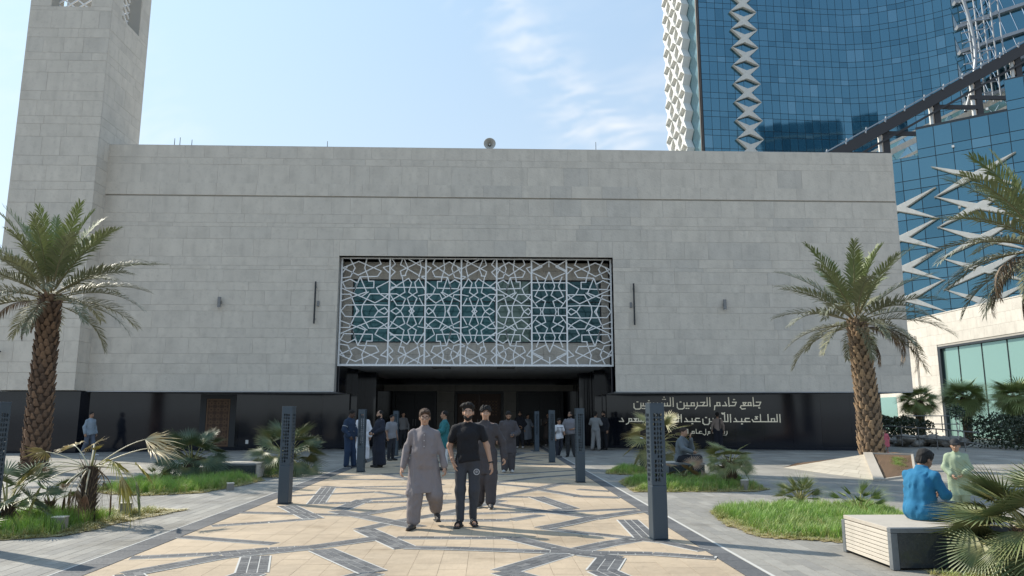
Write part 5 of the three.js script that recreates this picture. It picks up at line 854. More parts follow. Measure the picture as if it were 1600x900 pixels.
{ // the sloped stone planter with soil
  const p = thing('stone_planter', 'sloped planter of pale stone rows with a grey rim holding soil', 'planter', [10.6, 0.004, -21]), O = p.position;
  const A = V(9.15, 0, -23.3), B = V(9.75, 0, -18.7), C = V(11.25, 0.48, -22.1), D = V(12.35, 0.46, -21.7), E2 = V(11.33, 0.03, -19.85), A2 = V(10.2, 0.10, -24.2), D2 = V(13.2, 0.42, -24.2);
  const loc = (v) => v.clone().sub(V(O.x, 0, O.z)), rows = 7, r = rng(7);
  const quad = (a, b, c, d, dep) => { const n = new THREE.Vector3().crossVectors(b.clone().sub(a), d.clone().sub(a)).normalize(); if (n.y < 0) n.negate(); const lo = [a, b, c, d].map((q) => q.clone().addScaledVector(n, -dep)), hi = [a, b, c, d], f = [], T = (i, j, k) => [i, j, k].forEach((q) => f.push(q.x, q.y, q.z)); T(hi[0], hi[1], hi[2]); T(hi[0], hi[2], hi[3]); T(lo[2], lo[1], lo[0]); T(lo[3], lo[2], lo[0]); for (let i = 0; i < 4; i++) { const j = (i + 1) % 4; T(hi[i], lo[i], lo[j]); T(hi[i], lo[j], hi[j]); } const g = new THREE.BufferGeometry(); g.setAttribute('position', new THREE.Float32BufferAttribute(f, 3)); g.computeVertexNormals(); return uvbox(g); };
  const slope = group('stone_slope', p);
  for (let k = 0; k < rows; k++) { // rows parallel to the ground edge A-B, narrowing to the top corner
    const t0 = k / rows, t1 = (k + 1) / rows, a0 = A.clone().lerp(C, t0), b0 = B.clone().lerp(C, t0), a1 = A.clone().lerp(C, t1), b1 = B.clone().lerp(C, t1), L = a0.distanceTo(b0), n = Math.max(1, Math.round(L / 0.75));
    for (let i = 0; i < n; i++) { const g0 = 0.006 / L, q = (s, u) => a0.clone().lerp(b0, s).lerp(a1.clone().lerp(b1, s), u); part('stone', quad(loc(q(i / n + g0, 0.02)), loc(q((i + 1) / n - g0, 0.02)), loc(q((i + 1) / n - g0, 0.98)), loc(q(i / n + g0, 0.98)), 0.05), M.wedge[Math.floor(r() * 3)], slope); }
  }
  part('slope_bed', quad(loc(A).add(V(0, -0.012, 0)), loc(B).add(V(0, -0.012, 0)), loc(C).add(V(0, -0.02, 0)), loc(C).add(V(-0.02, -0.02, -0.02)), 0.05), M.joint, p);
  for (const [a, b, w] of [[B, C, 0.24], [C, D, 0.1], [D, E2, 0.06], [B, E2, 0.08]]) part('rim', beam(loc(a), loc(b), w, w > 0.2 ? 0.09 : 0.07), M.benchTop, p);
  const patch = (a, b, c, d) => { const k = meshBuilder(), n = 14; for (let j = 0; j <= n; j++) for (let i = 0; i <= n; i++) { const q = a.clone().lerp(b, i / n).lerp(d.clone().lerp(c, i / n), j / n), e = Math.min(i, n - i, j, n - j) ? 1 : 0; q.y += e * (0.05 * (fbm(q.x * 5, 1, q.z * 5, 3) - 0.35)); k.v(q, [1, 1, 1]); if (i && j) { const o = j * (n + 1) + i; k.t(o - n - 2, o - n - 1, o); k.t(o - n - 2, o, o - 1); } } const g = k.geo(); g.deleteAttribute('color'); return uvbox(g); };
  part('soil', [patch(loc(B), loc(E2), loc(D), loc(C)), quad(loc(A), loc(C), loc(D), loc(D2), 0.03), quad(loc(A), loc(D2), loc(A2), loc(A2).add(V(-0.3, 0, 0.2)), 0.03)], M.soil, p);
}
grassBed('thin grass on the soil beside the sloped planter', [[10.5, -19.6], [11.25, -20.2], [12.1, -21.5], [11.5, -21.6]], 420, 0.15, 78, (x, z) => 0.48 * clamp((-z - 19.3) / 2.8, 0, 1));
{ // small ground light boxes and other bits among the plants
  const spots = [[-5.82, -12.6, 'small pale concrete block light at the right tip of the near left grass'], [-5.95, -10.95, 'small pale block light sunk in the near left grass'], [5.62, -16.5, 'small pale block light in the grass right of the short fan palm'], [-5.6, -16.9, 'small pale block light in the grass before the left bench']];
  const root = thing('block_light', spots[0][2], 'ground light', [spots[0][0], 0.008, spots[0][1]], 0.3, 'block lights in the grass beds');
  part('housing', rbox(-0.085, 0.085, 0, 0.20, -0.07, 0.07, 0.008), M.jamb, root); part('lid', rbox(-0.09, 0.09, 0.20, 0.215, -0.075, 0.075, 0.004), M.benchBoard, root);
  spots.slice(1).forEach(([x, z, l], i) => { const o = root.clone(); o.name = numbered('block_light'); scene.add(o); o.position.set(x, i === 2 ? -0.06 : 0.008, z); o.rotation.y = i; o.userData = { ...root.userData, label: l }; });
  const bx = thing('junction_box', 'dark square box at the left edge of the near left grass', 'utility box', [-7.0, 0.008, -11.15], 0.2);
  part('box_body', rbox(-0.13, 0.13, 0, 0.25, -0.1, 0.1, 0.015), M.benchDark, bx); part('lid', rbox(-0.14, 0.14, 0.25, 0.268, -0.11, 0.11, 0.006), M.benchFrame, bx);
  M.signDark = std(0.03, 0.04, 0.055, 0.4);
  const ty = thing('slim_bollard', 'slim dark low bollard beside the yellowing fan palm', 'bollard', [4.5, 0.004, -22.0]); part('bollard_body', rbox(-0.06, 0.06, 0.012, 0.86, -0.06, 0.06, 0.015), M.signDark, ty); part('bollard_cap', mv(uvbox(new THREE.SphereGeometry(0.07, 12, 8)), 0, 0.90, 0), M.white, ty); part('base_plate', box(-0.1, 0.1, 0, 0.012, -0.1, 0.1), M.signDark, ty);
}
{ // handrails and ramp on the right
  const rail = (label, pts, h) => { const t = thing('handrail', label, 'railing', [pts[0][0], 0, pts[0][1]]), o = t.position, q = pts.map(([x, z, y]) => V(x - o.x, y, z - o.z)); for (const f of [1, 0.5]) for (let i = 0; i + 1 < q.length; i++) part('rail', uvbox(tube([q[i].clone().add(V(0, h * f, 0)), q[i + 1].clone().add(V(0, h * f, 0))], 0.028, 0.028, 7, 1)), M.greyMetal, t); for (let i = 0; i + 1 < q.length; i++) for (let k = 0; k < 3; k++) { const p = q[i].clone().lerp(q[i + 1], k / 3); part('rail_post', uvbox(tube([p, p.clone().add(V(0, h, 0))], 0.028, 0.028, 7, 1)), M.greyMetal, t); } };
  rail('grey metal handrail sloping down right of the dark granite wall', [[20.6, -38.5, 0.1], [21.3, -35.2, 0.0], [21.5, -32.4, -0.1]], 0.95);
  rail('grey metal handrail beside the hedge before the cream building', [[25.2, -44.5, 0.6], [27.6, -43.2, 0.6]], 0.95);
  const rk = thing('rock_pile', 'pile of pale broken stones behind the handrail', 'rocks', [22.6, 0, -38.6]), r = rng(85);
  for (let i = 0; i < 60; i++) { const g = new THREE.IcosahedronGeometry(0.16 + 0.2 * r(), 1), p = g.attributes.position; for (let k = 0; k < p.count; k++) { const f = 0.75 + 0.5 * noise3(p.getX(k) * 6 + i, p.getY(k) * 6, p.getZ(k) * 6); p.setXYZ(k, p.getX(k) * f, p.getY(k) * f * 0.6, p.getZ(k) * f); } g.computeVertexNormals(); const m = part('rock', uvbox(g), M.jamb, rk); m.position.set((r() - 0.5) * 3.2, 0.1 + 0.35 * r(), (r() - 0.5) * 2.4); m.rotation.y = r() * 6; }
}
// ---------------------------------------------------------------- people: bodies and clothes meshed from smooth distance fields
const cone = (a, b, ra, rb = ra, sz = 1) => ({ a, b, ra, rb, sz }); // tapered capsule; sz > 1 flattens it front to back
const ell = (c, rx, ry, rz) => ({ c, rx, ry, rz });
function dist(q, x, y, z) {
  if (q.c) { const X = x - q.c.x, Y = y - q.c.y, Z = z - q.c.z, k0 = Math.sqrt(X * X / (q.rx * q.rx) + Y * Y / (q.ry * q.ry) + Z * Z / (q.rz * q.rz)), k1 = Math.sqrt(X * X / q.rx ** 4 + Y * Y / q.ry ** 4 + Z * Z / q.rz ** 4); return k1 < 1e-9 ? -Math.min(q.rx, q.ry, q.rz) : k0 * (k0 - 1) / k1; }
  const { a, b, sz } = q, X = x - a.x, Y = y - a.y, Z = (z - a.z) * sz, bx = b.x - a.x, by = b.y - a.y, bz = (b.z - a.z) * sz, t = clamp((X * bx + Y * by + Z * bz) / (bx * bx + by * by + bz * bz + 1e-9), 0, 1);
  return (Math.sqrt((X - t * bx) ** 2 + (Y - t * by) ** 2 + (Z - t * bz) ** 2) - mix(q.ra, q.rb, t)) / (sz > 1 ? 1 + (sz - 1) * 0.35 : 1);
}
const smin = (a, b, k) => { const h = clamp(0.5 + 0.5 * (b - a) / k, 0, 1); return mix(b, a, h) - k * h * (1 - h); };
const field = (prims, k = 0.03) => (x, y, z) => { let d = dist(prims[0], x, y, z); for (let i = 1; i < prims.length; i++) d = smin(d, dist(prims[i], x, y, z), k); return d; };
function bounds(prims, pad = 0.03) { const lo = V(9, 9, 9), hi = V(-9, -9, -9); for (const q of prims) for (const [c, r] of q.c ? [[q.c, Math.max(q.rx, q.ry, q.rz)]] : [[q.a, q.ra], [q.b, q.rb]]) { lo.min(V(c.x - r, c.y - r, c.z - r)); hi.max(V(c.x + r, c.y + r, c.z + r)); } return [lo.subScalar(pad), hi.addScalar(pad)]; }
function netMesh(f, [lo, hi], s) { // surface nets
  const nx = Math.ceil((hi.x - lo.x) / s) + 2, ny = Math.ceil((hi.y - lo.y) / s) + 2, nz = Math.ceil((hi.z - lo.z) / s) + 2, val = new Float32Array(nx * ny * nz), id = new Int32Array(nx * ny * nz).fill(-1), pos = [], ix = [];
  const at = (i, j, k) => (k * ny + j) * nx + i;
  for (let k = 0; k < nz; k++) for (let j = 0; j < ny; j++) for (let i = 0; i < nx; i++) val[at(i, j, k)] = f(lo.x + i * s, lo.y + j * s, lo.z + k * s);
  const E = [[0, 1], [2, 3], [4, 5], [6, 7], [0, 2], [1, 3], [4, 6], [5, 7], [0, 4], [1, 5], [2, 6], [3, 7]];
  for (let k = 0; k + 1 < nz; k++) for (let j = 0; j + 1 < ny; j++) for (let i = 0; i + 1 < nx; i++) {
    const v = []; let neg = 0; for (let c = 0; c < 8; c++) { v[c] = val[at(i + (c & 1), j + ((c >> 1) & 1), k + (c >> 2))]; if (v[c] < 0) neg++; } if (!neg || neg === 8) continue;
    let x = 0, y = 0, z = 0, n = 0; for (const [a, b] of E) if ((v[a] < 0) !== (v[b] < 0)) { const t = v[a] / (v[a] - v[b]); x += mix(a & 1, b & 1, t); y += mix((a >> 1) & 1, (b >> 1) & 1, t); z += mix(a >> 2, b >> 2, t); n++; }
    id[at(i, j, k)] = pos.length / 3; pos.push(lo.x + (i + x / n) * s, lo.y + (j + y / n) * s, lo.z + (k + z / n) * s);
  }
  const quad = (a, b, c, d, flip) => { if (a < 0 || b < 0 || c < 0 || d < 0) return; flip ? ix.push(a, c, b, a, d, c) : ix.push(a, b, c, a, c, d); };
  for (let k = 1; k + 1 < nz; k++) for (let j = 1; j + 1 < ny; j++) for (let i = 1; i + 1 < nx; i++) {
    const o = val[at(i, j, k)] < 0;
    if (o !== val[at(i + 1, j, k)] < 0) quad(id[at(i, j - 1, k - 1)], id[at(i, j, k - 1)], id[at(i, j, k)], id[at(i, j - 1, k)], !o);
    if (o !== val[at(i, j + 1, k)] < 0) quad(id[at(i - 1, j, k - 1)], id[at(i - 1, j, k)], id[at(i, j, k)], id[at(i, j, k - 1)], !o);
    if (o !== val[at(i, j, k + 1)] < 0) quad(id[at(i - 1, j - 1, k)], id[at(i, j - 1, k)], id[at(i, j, k)], id[at(i - 1, j, k)], !o);
  }
  const g = new THREE.BufferGeometry(); g.setAttribute('position', new THREE.Float32BufferAttribute(pos, 3)); g.setIndex(ix); g.computeVertexNormals(); return uvbox(g);
}
const mats = new Map();
const matOf = (c, rough = 0.9, extra) => { const k = c.join() + rough + (extra ? 'e' : ''); if (!mats.has(k)) mats.set(k, std(...c, rough, extra ?? { bumpMap: clothBump, bumpScale: 0.0006 })); return mats.get(k); };
const SKIN = { light: [0.42, 0.25, 0.17], tan: [0.32, 0.18, 0.115], brown: [0.21, 0.115, 0.07], dark: [0.09, 0.05, 0.035] };
function person(o) {
  const S = o.h / 1.75, f = o.fat ?? 0, t = thing('person', o.label, o.category ?? 'person', [o.x, o.y ?? 0.004, o.z], o.ry ?? 0), cell = o.cell ?? 0.022, fine = cell < 0.017;
  const J = { P: [0, 0.95, 0], C: [0, 1.29, 0.0], N: [0, 1.46, -0.01], H: [0, 1.635, 0.015], sL: [0.172, 1.395, -0.01], eL: [0.26, 1.14, -0.02], wL: [0.27, 0.89, 0.05], hL: [0.09, 0.93, 0], kL: [0.10, 0.51, 0.015], aL: [0.105, 0.09, -0.02], tL: [0.13, 0.035, 0.15] };
  for (const k of ['s', 'e', 'w', 'h', 'k', 'a', 't']) J[k + 'R'] = [-J[k + 'L'][0], J[k + 'L'][1], J[k + 'L'][2]];
  Object.assign(J, o.J ?? {}); for (const k in J) J[k] = V(...J[k]).multiplyScalar(S);
  const s = (v) => v * S, lerp = (a, b, q) => a.clone().lerp(b, q), mid = lerp(J.P, J.C, 0.5), up = J.N.clone().sub(J.P).normalize();
  const skin = matOf(o.skin ?? SKIN.tan, 0.6, { roughness: 0.6 });
  // ---- body
  const torso = (i) => [ell(J.P, s(0.165 + i + f * 0.6), s(0.125 + i), s(0.115 + i + f)), ell(mid.clone().add(V(0, 0, s(f * 0.9))), s(0.148 + i + f), s(0.19 + i), s(0.108 + i + f * 1.1)), ell(J.C, s(0.165 + i * 0.8 + f * 0.4), s(0.155 + i * 0.6), s(0.112 + i + f * 0.6)), cone(J.sL, J.N, s(0.050 + i * 0.35), s(0.050 + i * 0.3)), cone(J.sR, J.N, s(0.050 + i * 0.35), s(0.050 + i * 0.3))];
  const body = [...torso(0), cone(J.N, lerp(J.N, J.H, 0.75), s(0.058), s(0.054))];
  for (const q of ['L', 'R']) {
    body.push(cone(J['s' + q], J['e' + q], s(0.052), s(0.042)), cone(J['e' + q], J['w' + q], s(0.042), s(0.029)), cone(J['h' + q], J['k' + q], s(0.085), s(0.058)), cone(J['k' + q], J['a' + q], s(0.057), s(0.036)));
    const heel = J['a' + q].clone().add(V(0, -s(0.045), -s(0.025))); body.push(cone(heel, J['t' + q], s(0.036), s(0.026)));
  }
  const geos = [netMesh(field(body, s(0.028)), bounds(body), fine ? 0.016 : 0.024)];
  // head, in its own frame, on a finer grid
  const hm = new THREE.Matrix4().makeRotationFromEuler(new THREE.Euler(o.head?.pitch ?? 0, o.head?.yaw ?? 0, o.head?.roll ?? 0, 'YXZ')).setPosition(J.H), hp = (g) => g.applyMatrix4(hm), hs = S * (o.headScale ?? 1), h = (v) => v * hs, hv = (x, y, z) => V(x * hs, y * hs, z * hs);
  const skull = [ell(hv(0, 0.028, -0.012), h(0.074), h(0.094), h(0.094)), ell(hv(0, -0.03, 0.02), h(0.061), h(0.082), h(0.07)), ell(hv(0, -0.082, 0.045), h(0.034), h(0.027), h(0.036)), ell(hv(0, 0.028, 0.072), h(0.048), h(0.014), h(0.016)), cone(hv(0, 0.012, 0.084), hv(0, -0.03, 0.106), h(0.009), h(0.014)), ell(hv(0.03, -0.018, 0.066), h(0.022), h(0.018), h(0.016)), ell(hv(-0.03, -0.018, 0.066), h(0.022), h(0.018), h(0.016)), cone(hv(0, -0.05, -0.02), hv(0, -0.14, -0.03), h(0.054), h(0.054))];
  const ears = [ell(hv(0.077, -0.008, -0.012), h(0.011), h(0.031), h(0.02)), ell(hv(-0.077, -0.008, -0.012), h(0.011), h(0.031), h(0.02))];
  const sf = field(skull, h(0.022)), ef = field(ears, h(0.01));
  const sock = [ell(hv(0.031, 0.006, 0.094), h(0.017), h(0.011), h(0.014)), ell(hv(-0.031, 0.006, 0.094), h(0.017), h(0.011), h(0.014))], kf = field(sock, 0.002);
  const faceF = (x, y, z) => { const d = smin(sf(x, y, z), ef(x, y, z), h(0.008)); const e = -kf(x, y, z); return Math.max(d, e - h(0.004)); };
  geos.push(hp(netMesh(faceF, bounds([...skull, ...ears], 0.012), fine ? 0.0055 : 0.010)));
  // hands with five fingers each
  const hands = {};
  for (const q of ['L', 'R']) {
    const ho = o.hands?.[q] ?? {}, d = J['w' + q].clone().sub(J['e' + q]).normalize(); if (ho.dir) d.set(...ho.dir).normalize();
    const th = V(...(ho.thumb ?? [q === 'L' ? -0.25 : 0.25, 0.1, 1])); th.addScaledVector(d, -th.dot(d)).normalize(); const n = new THREE.Vector3().crossVectors(d, th); if (q === 'R') n.negate();
    const W = (u, v, w) => J['w' + q].clone().addScaledVector(d, u * S).addScaledVector(th, v * S).addScaledVector(n, w * S), c = ho.curl ?? 0.55, pr = [];
    [[0.029, 0.072, 0.95], [0.010, 0.080, 1], [-0.009, 0.074, 1.06], [-0.027, 0.058, 1.15]].forEach(([v, L, k]) => {
      const b = W(0.086, v, 0.002), a1 = c * 0.7 * k, a2 = c * 1.7 * k, a3 = c * 2.4 * k, sp = v * 1.15, s1 = [L * 0.46, L * 0.32, L * 0.26];
      const p1 = W(0.086 + s1[0] * Math.cos(a1), sp, s1[0] * Math.sin(a1)), p2 = W(0.086 + s1[0] * Math.cos(a1) + s1[1] * Math.cos(a2), sp, s1[0] * Math.sin(a1) + s1[1] * Math.sin(a2)), p3 = W(0.086 + s1[0] * Math.cos(a1) + s1[1] * Math.cos(a2) + s1[2] * Math.cos(a3), sp, s1[0] * Math.sin(a1) + s1[1] * Math.sin(a2) + s1[2] * Math.sin(a3));
      pr.push(cone(W(0.0, v * 0.5, 0), b, s(0.021), s(0.0125)), cone(b, p1, s(0.0098), s(0.009)), cone(p1, p2, s(0.009), s(0.0082)), cone(p2, p3, s(0.0082), s(0.0068)));
    });
    pr.push(cone(W(0.018, 0.018, 0.004), W(0.055, 0.046, 0.014), s(0.016), s(0.012)), cone(W(0.055, 0.046, 0.014), W(0.082, 0.054, 0.024), s(0.0115), s(0.0095)), cone(W(-0.05, 0, 0), W(0.01, 0, 0), s(0.028), s(0.025)));
    geos.push(netMesh(field(pr, s(0.005)), bounds(pr, 0.008), fine ? 0.0045 : 0.008)); hands[q] = { W, d, th, n };
  }
  part('body', geos, skin, t);
  // ---- face and hair
  const hairM = matOf(o.hairCol ?? [0.009, 0.007, 0.006], 0.85, { roughness: 0.85 }), hc = fine ? 0.006 : 0.011;
  if (o.eyes !== false) {
    const dark = matOf([0.015, 0.01, 0.008], 0.3, { roughness: 0.3 }), whiteEye = matOf([0.6, 0.57, 0.53], 0.35, { roughness: 0.35 });
    for (const e of [1, -1]) {
      if (fine) part('eye_white', hp(mv(uvbox(new THREE.SphereGeometry(h(0.0125), 10, 8).scale(1, 0.52, 0.6)), e * h(0.031), h(0.005), h(0.0815))), whiteEye, t);
      part('eye', hp(mv(uvbox(new THREE.SphereGeometry(h(fine ? 0.0058 : 0.009), 8, 6).scale(1, 0.9, 0.5)), e * h(0.031), h(0.005), h(fine ? 0.0885 : 0.084))), dark, t);
      part('eyebrow', hp(uvbox(tube([hv(e * 0.014, 0.026, 0.092), hv(e * 0.032, 0.032, 0.087), hv(e * 0.052, 0.024, 0.068)], h(0.0055), h(0.0035), 5))), hairM, t);
    }
    part('lips', hp(mv(uvbox(new THREE.SphereGeometry(h(0.02), 10, 6).scale(1, 0.30, 0.42)), 0, h(-0.062), h(0.083))), matOf((o.skin ?? SKIN.tan).map((v, i) => v * [0.85, 0.6, 0.6][i]), 0.5, { roughness: 0.5 }), t);
  }
  const style = o.hair ?? 'short';
  if (style !== 'none') {
    const pr = [ell(hv(0, 0.040, -0.018), h(0.084), h(0.094), h(0.100))];
    if (style === 'quiff') pr.push(ell(hv(0.01, 0.118, 0.035), h(0.062), h(0.040), h(0.052)), ell(hv(-0.045, 0.108, 0.02), h(0.055), h(0.034), h(0.05)), ell(hv(-0.085, 0.095, 0.03), h(0.038), h(0.022), h(0.03)), ell(hv(0.06, 0.085, 0.01), h(0.04), h(0.04), h(0.05)), ell(hv(0, 0.1, -0.05), h(0.07), h(0.05), h(0.06)));
    if (style === 'curly') for (let i = 0; i < 26; i++) { const a = i * 2.4, y = 0.035 + 0.085 * (i / 26), R = Math.sqrt(Math.max(0, 1 - ((y - 0.03) / 0.105) ** 2)); pr.push(ell(hv(Math.cos(a) * 0.085 * R, y + 0.012, Math.sin(a) * 0.09 * R - 0.005), h(0.026), h(0.024), h(0.026))); }
    if (style === 'fringe') pr.push(ell(hv(0.012, 0.092, 0.05), h(0.066), h(0.032), h(0.042)), ell(hv(-0.04, 0.075, 0.06), h(0.032), h(0.026), h(0.03)), ell(hv(0, 0.075, -0.04), h(0.082), h(0.07), h(0.072)));
    if (style === 'thick') pr.push(ell(hv(0, 0.07, -0.01), h(0.088), h(0.078), h(0.1)), ell(hv(0, 0.095, 0.045), h(0.066), h(0.035), h(0.045)), ell(hv(0, -0.02, -0.06), h(0.07), h(0.07), h(0.05)));
    const hf = field(pr, h(0.016)), line = style === 'bald' ? 0.05 : style === 'receding' ? 0.095 : 0.066;
    const cut = ell(hv(0, -0.055, 0.062), h(0.082), h(0.055 + line), h(0.088)), neckCut = (y, z) => h(-0.065) - y;
    const bald = style === 'bald' || style === 'receding' ? ell(hv(0, 0.13, 0.06), h(0.06), h(0.05), h(0.08)) : null;
    part('hair', hp(netMesh((x, y, z) => { let d = hf(x, y, z) + (noise3(x * 70 / hs, y * 35 / hs, z * 70 / hs + 3) - 0.5) * h(0.014); d = Math.max(d, -dist(cut, x, y, z), neckCut(y, z)); if (bald) d = Math.max(d, -dist(bald, x, y, z)); return d; }, bounds(pr, 0.015), hc)), hairM, t);
  }
  if (o.beard) { const q = o.beard, pr = [ell(hv(0, -0.058, 0.022), h(0.064 + q), h(0.062 + q), h(0.066 + q)), ell(hv(0, -0.088, 0.048), h(0.036 + q), h(0.03 + q), h(0.036 + q))], bf = field(pr, h(0.02)), mo = ell(hv(0, -0.062, 0.095), h(0.024), h(0.010), h(0.03)), ck = ell(hv(0, -0.022, 0.075), h(0.056), h(0.032), h(0.06)); part('beard', hp(netMesh((x, y, z) => Math.max(bf(x, y, z) + (noise3(x * 160, y * 160, z * 160) - 0.5) * 0.003, -dist(mo, x, y, z), -dist(ck, x, y, z), y - h(-0.018 + 0.5 * Math.max(0, 0.02 - z / hs))), bounds(pr, 0.01), hc)), hairM, t); }
  if (o.glasses) { const m = matOf([0.03, 0.03, 0.035], 0.3, { roughness: 0.3 }); for (const e of [1, -1]) { part('glasses_rim', hp(mv(uvbox(new THREE.TorusGeometry(h(0.024), h(0.0028), 6, 20).scale(1.1, 0.82, 1)), e * h(0.031), h(0.003), h(0.101))), m, t); part('glasses_arm', hp(uvbox(tube([hv(e * 0.057, 0.006, 0.1), hv(e * 0.078, 0.006, 0.04), hv(e * 0.08, 0.0, -0.02)], h(0.0022), h(0.0022), 5))), m, t); } part('glasses_bridge', hp(uvbox(tube([hv(-0.008, 0.007, 0.103), hv(0, 0.01, 0.106), hv(0.008, 0.007, 0.103)], h(0.0024), h(0.0024), 5))), m, t); }
  if (o.cap) { const m = matOf(o.cap, 0.7), pr = [ell(hv(0, 0.062, -0.012), h(0.092), h(0.082), h(0.105)), cone(hv(-0.05, 0.045, 0.085), hv(0.05, 0.045, 0.085), h(0.018), h(0.018)), cone(hv(-0.04, 0.036, 0.125), hv(0.04, 0.036, 0.125), h(0.014), h(0.014))], cf = field(pr, h(0.02)); part('cap', hp(netMesh((x, y, z) => Math.max(cf(x, y, z), h(0.024) - y), bounds(pr, 0.01), hc)), m, t); }
  // ---- clothes
  const fold = (amp, seed) => (x, y, z) => { const a = noise3(x * 12 + seed, y * 3.0 + x * 3 + z * 4, z * 10), b = noise3(x * 17 + y * 10 + seed, y * 8 - x * 7, z * 15 + seed); return amp * (1.1 * Math.pow(Math.abs(2 * a - 1), 0.8) + 0.7 * Math.abs(2 * b - 1) - 0.75); };
  const wear = (name, prims, col, { k = 0.05, amp = 0.012, cut, seed = 1, label, rough = 0.9 } = {}) => { const g = field(prims, s(k)), w = fold(s(amp), seed + o.x * 3); return part(name, netMesh((x, y, z) => { const d = g(x, y, z) + w(x, y, z); return cut ? Math.max(d, cut(x, y, z)) : d; }, bounds(prims, 0.04), cell), matOf(col, rough), t, label); };
  const sleeve = (q, r0, r1, end) => { const w = lerp(J['e' + q], J['w' + q], end); return end <= 0 ? [cone(J['s' + q], lerp(J['s' + q], J['e' + q], 1 + end), s(r0 + 0.006), s(r1))] : [cone(J['s' + q], J['e' + q], s(r0 * 0.92), s((r0 + r1) / 2)), cone(J['e' + q], w, s((r0 + r1) / 2), s(r1))]; };
  const C = o.clothes;
  if (C.trousers) { const r = C.trousers.r ?? [0.105, 0.085, 0.068], e = C.trousers.end ?? 0.93, pr = [ell(J.P, s(0.176 + f * 0.6), s(0.132), s(0.127 + f))]; for (const q of ['L', 'R']) pr.push(cone(J['h' + q], J['k' + q], s(r[0]), s(r[1])), cone(J['k' + q], lerp(J['k' + q], J['a' + q], e), s(r[1]), s(r[2]))); wear('trousers', pr, C.trousers.col, { k: 0.035, amp: C.trousers.amp ?? 0.014, seed: 5 }); }
  if (C.top) { // kind: hem height, sleeve end fraction, looseness
    const { col, hem = 0.9, end = 0.9, loose = 0.028, sl = [0.062, 0.05], skirt, collar = 0.0, name = 'shirt', rough } = C.top, pr = [...torso(loose), ...sleeve('L', ...sl, end), ...sleeve('R', ...sl, end)], H0 = s(hem);
    if (hem < 0.86) { // long garment: hangs over both legs
      const w = skirt ?? 0.16; for (const q of ['L', 'R']) { const kk = lerp(J['h' + q], J['k' + q], 1.0), aa = lerp(J['k' + q], J['a' + q], 0.9); pr.push(cone(J['h' + q], kk, s(w * 0.82), s(w * 0.86), 1.15)); if (hem < 0.4) pr.push(cone(kk, aa, s(w * 0.86), s(w * 0.92), 1.15)); }
      pr.push(cone(J.P, V((J.kL.x + J.kR.x) / 2, Math.max(H0, J.kL.y * 0.6), (J.kL.z + J.kR.z) / 2), s(w), s(w * 1.05), 1.35));
    }
    if (collar) pr.push(cone(J.N.clone().addScaledVector(up, -s(0.02)), J.N.clone().addScaledVector(up, s(collar)), s(0.07), s(0.064)));
    const neck = [J.N.clone().addScaledVector(up, s(0.055 + collar * 0.4))];
    wear(name, pr, col, { k: hem < 0.86 ? 0.045 : 0.03, amp: C.top.amp ?? (hem < 0.86 ? 0.020 : 0.014), cut: (x, y, z) => Math.max(o.seated ? -9 : H0 - y + 0.02 * S * Math.sin(x * 9 + z * 5), (x - neck[0].x) * up.x + (y - neck[0].y) * up.y + (z - neck[0].z) * up.z), rough });
  }
  if (C.shoes) for (const q of ['L', 'R']) { const a = J['a' + q], to = J['t' + q], dir = to.clone().sub(a).setY(0).normalize(), heel = a.clone().add(V(0, -s(0.048), 0)).addScaledVector(dir, -s(0.03)), tip = to.clone().addScaledVector(dir, s(0.05)), pr = [cone(heel, lerp(heel, tip, 0.6), s(0.043), s(0.044)), cone(lerp(heel, tip, 0.6), tip, s(0.044), s(0.032)), cone(heel.clone().add(V(0, s(0.02), 0)), a, s(0.042), s(0.045))], g = field(pr, s(0.02)); const lo = Math.min(heel.y, tip.y) - s(0.034); part('shoe', netMesh((x, y, z) => Math.max(g(x, y, z), (o.seated ? -9 : (a.y < s(0.12) ? lo - y : -9))), bounds(pr), fine ? 0.009 : 0.015), matOf(C.shoes, 0.5), t); if (C.sole) part('sole', mv(rot(rbox(-s(0.042), s(0.042), 0, s(0.018), -s(0.14), s(0.13), s(0.008)), 0, Math.atan2(dir.x, dir.z)), (heel.x + tip.x) / 2, Math.max(lo, 0.001), (heel.z + tip.z) / 2), matOf(C.sole, 0.6), t); }
  if (C.sandals) for (const q of ['L', 'R']) { const a = J['a' + q], to = J['t' + q], dir = to.clone().sub(a).setY(0).normalize(), sd = V(dir.z, 0, -dir.x), m = matOf(C.sandals, 0.5), y0 = a.y - s(0.089); part('sole', mv(rot(rbox(-s(0.046), s(0.046), 0, s(0.022), -s(0.14), s(0.14), s(0.009)), 0, Math.atan2(dir.x, dir.z)), mix(a.x, to.x, 0.5), y0, mix(a.z, to.z, 0.5)), m, t); for (const u of [0.35, 0.75]) { const c = a.clone().lerp(to, u); c.y = y0 + s(0.02); part('strap', uvbox(tube([c.clone().addScaledVector(sd, s(0.046)), c.clone().addScaledVector(sd, s(0.034)).add(V(0, s(0.055 - u * 0.02), 0)), c.clone().add(V(0, s(0.078 - u * 0.028), 0)), c.clone().addScaledVector(sd, -s(0.034)).add(V(0, s(0.055 - u * 0.02), 0)), c.clone().addScaledVector(sd, -s(0.046))], s(0.013), s(0.013), 6, 12)), m, t); } }
  o.extra?.({ t, J, S, s, hands, hp, h, hv, lerp, wear, torso, matOf });
  return t;
}
const CHAR = [0.06, 0.054, 0.058];
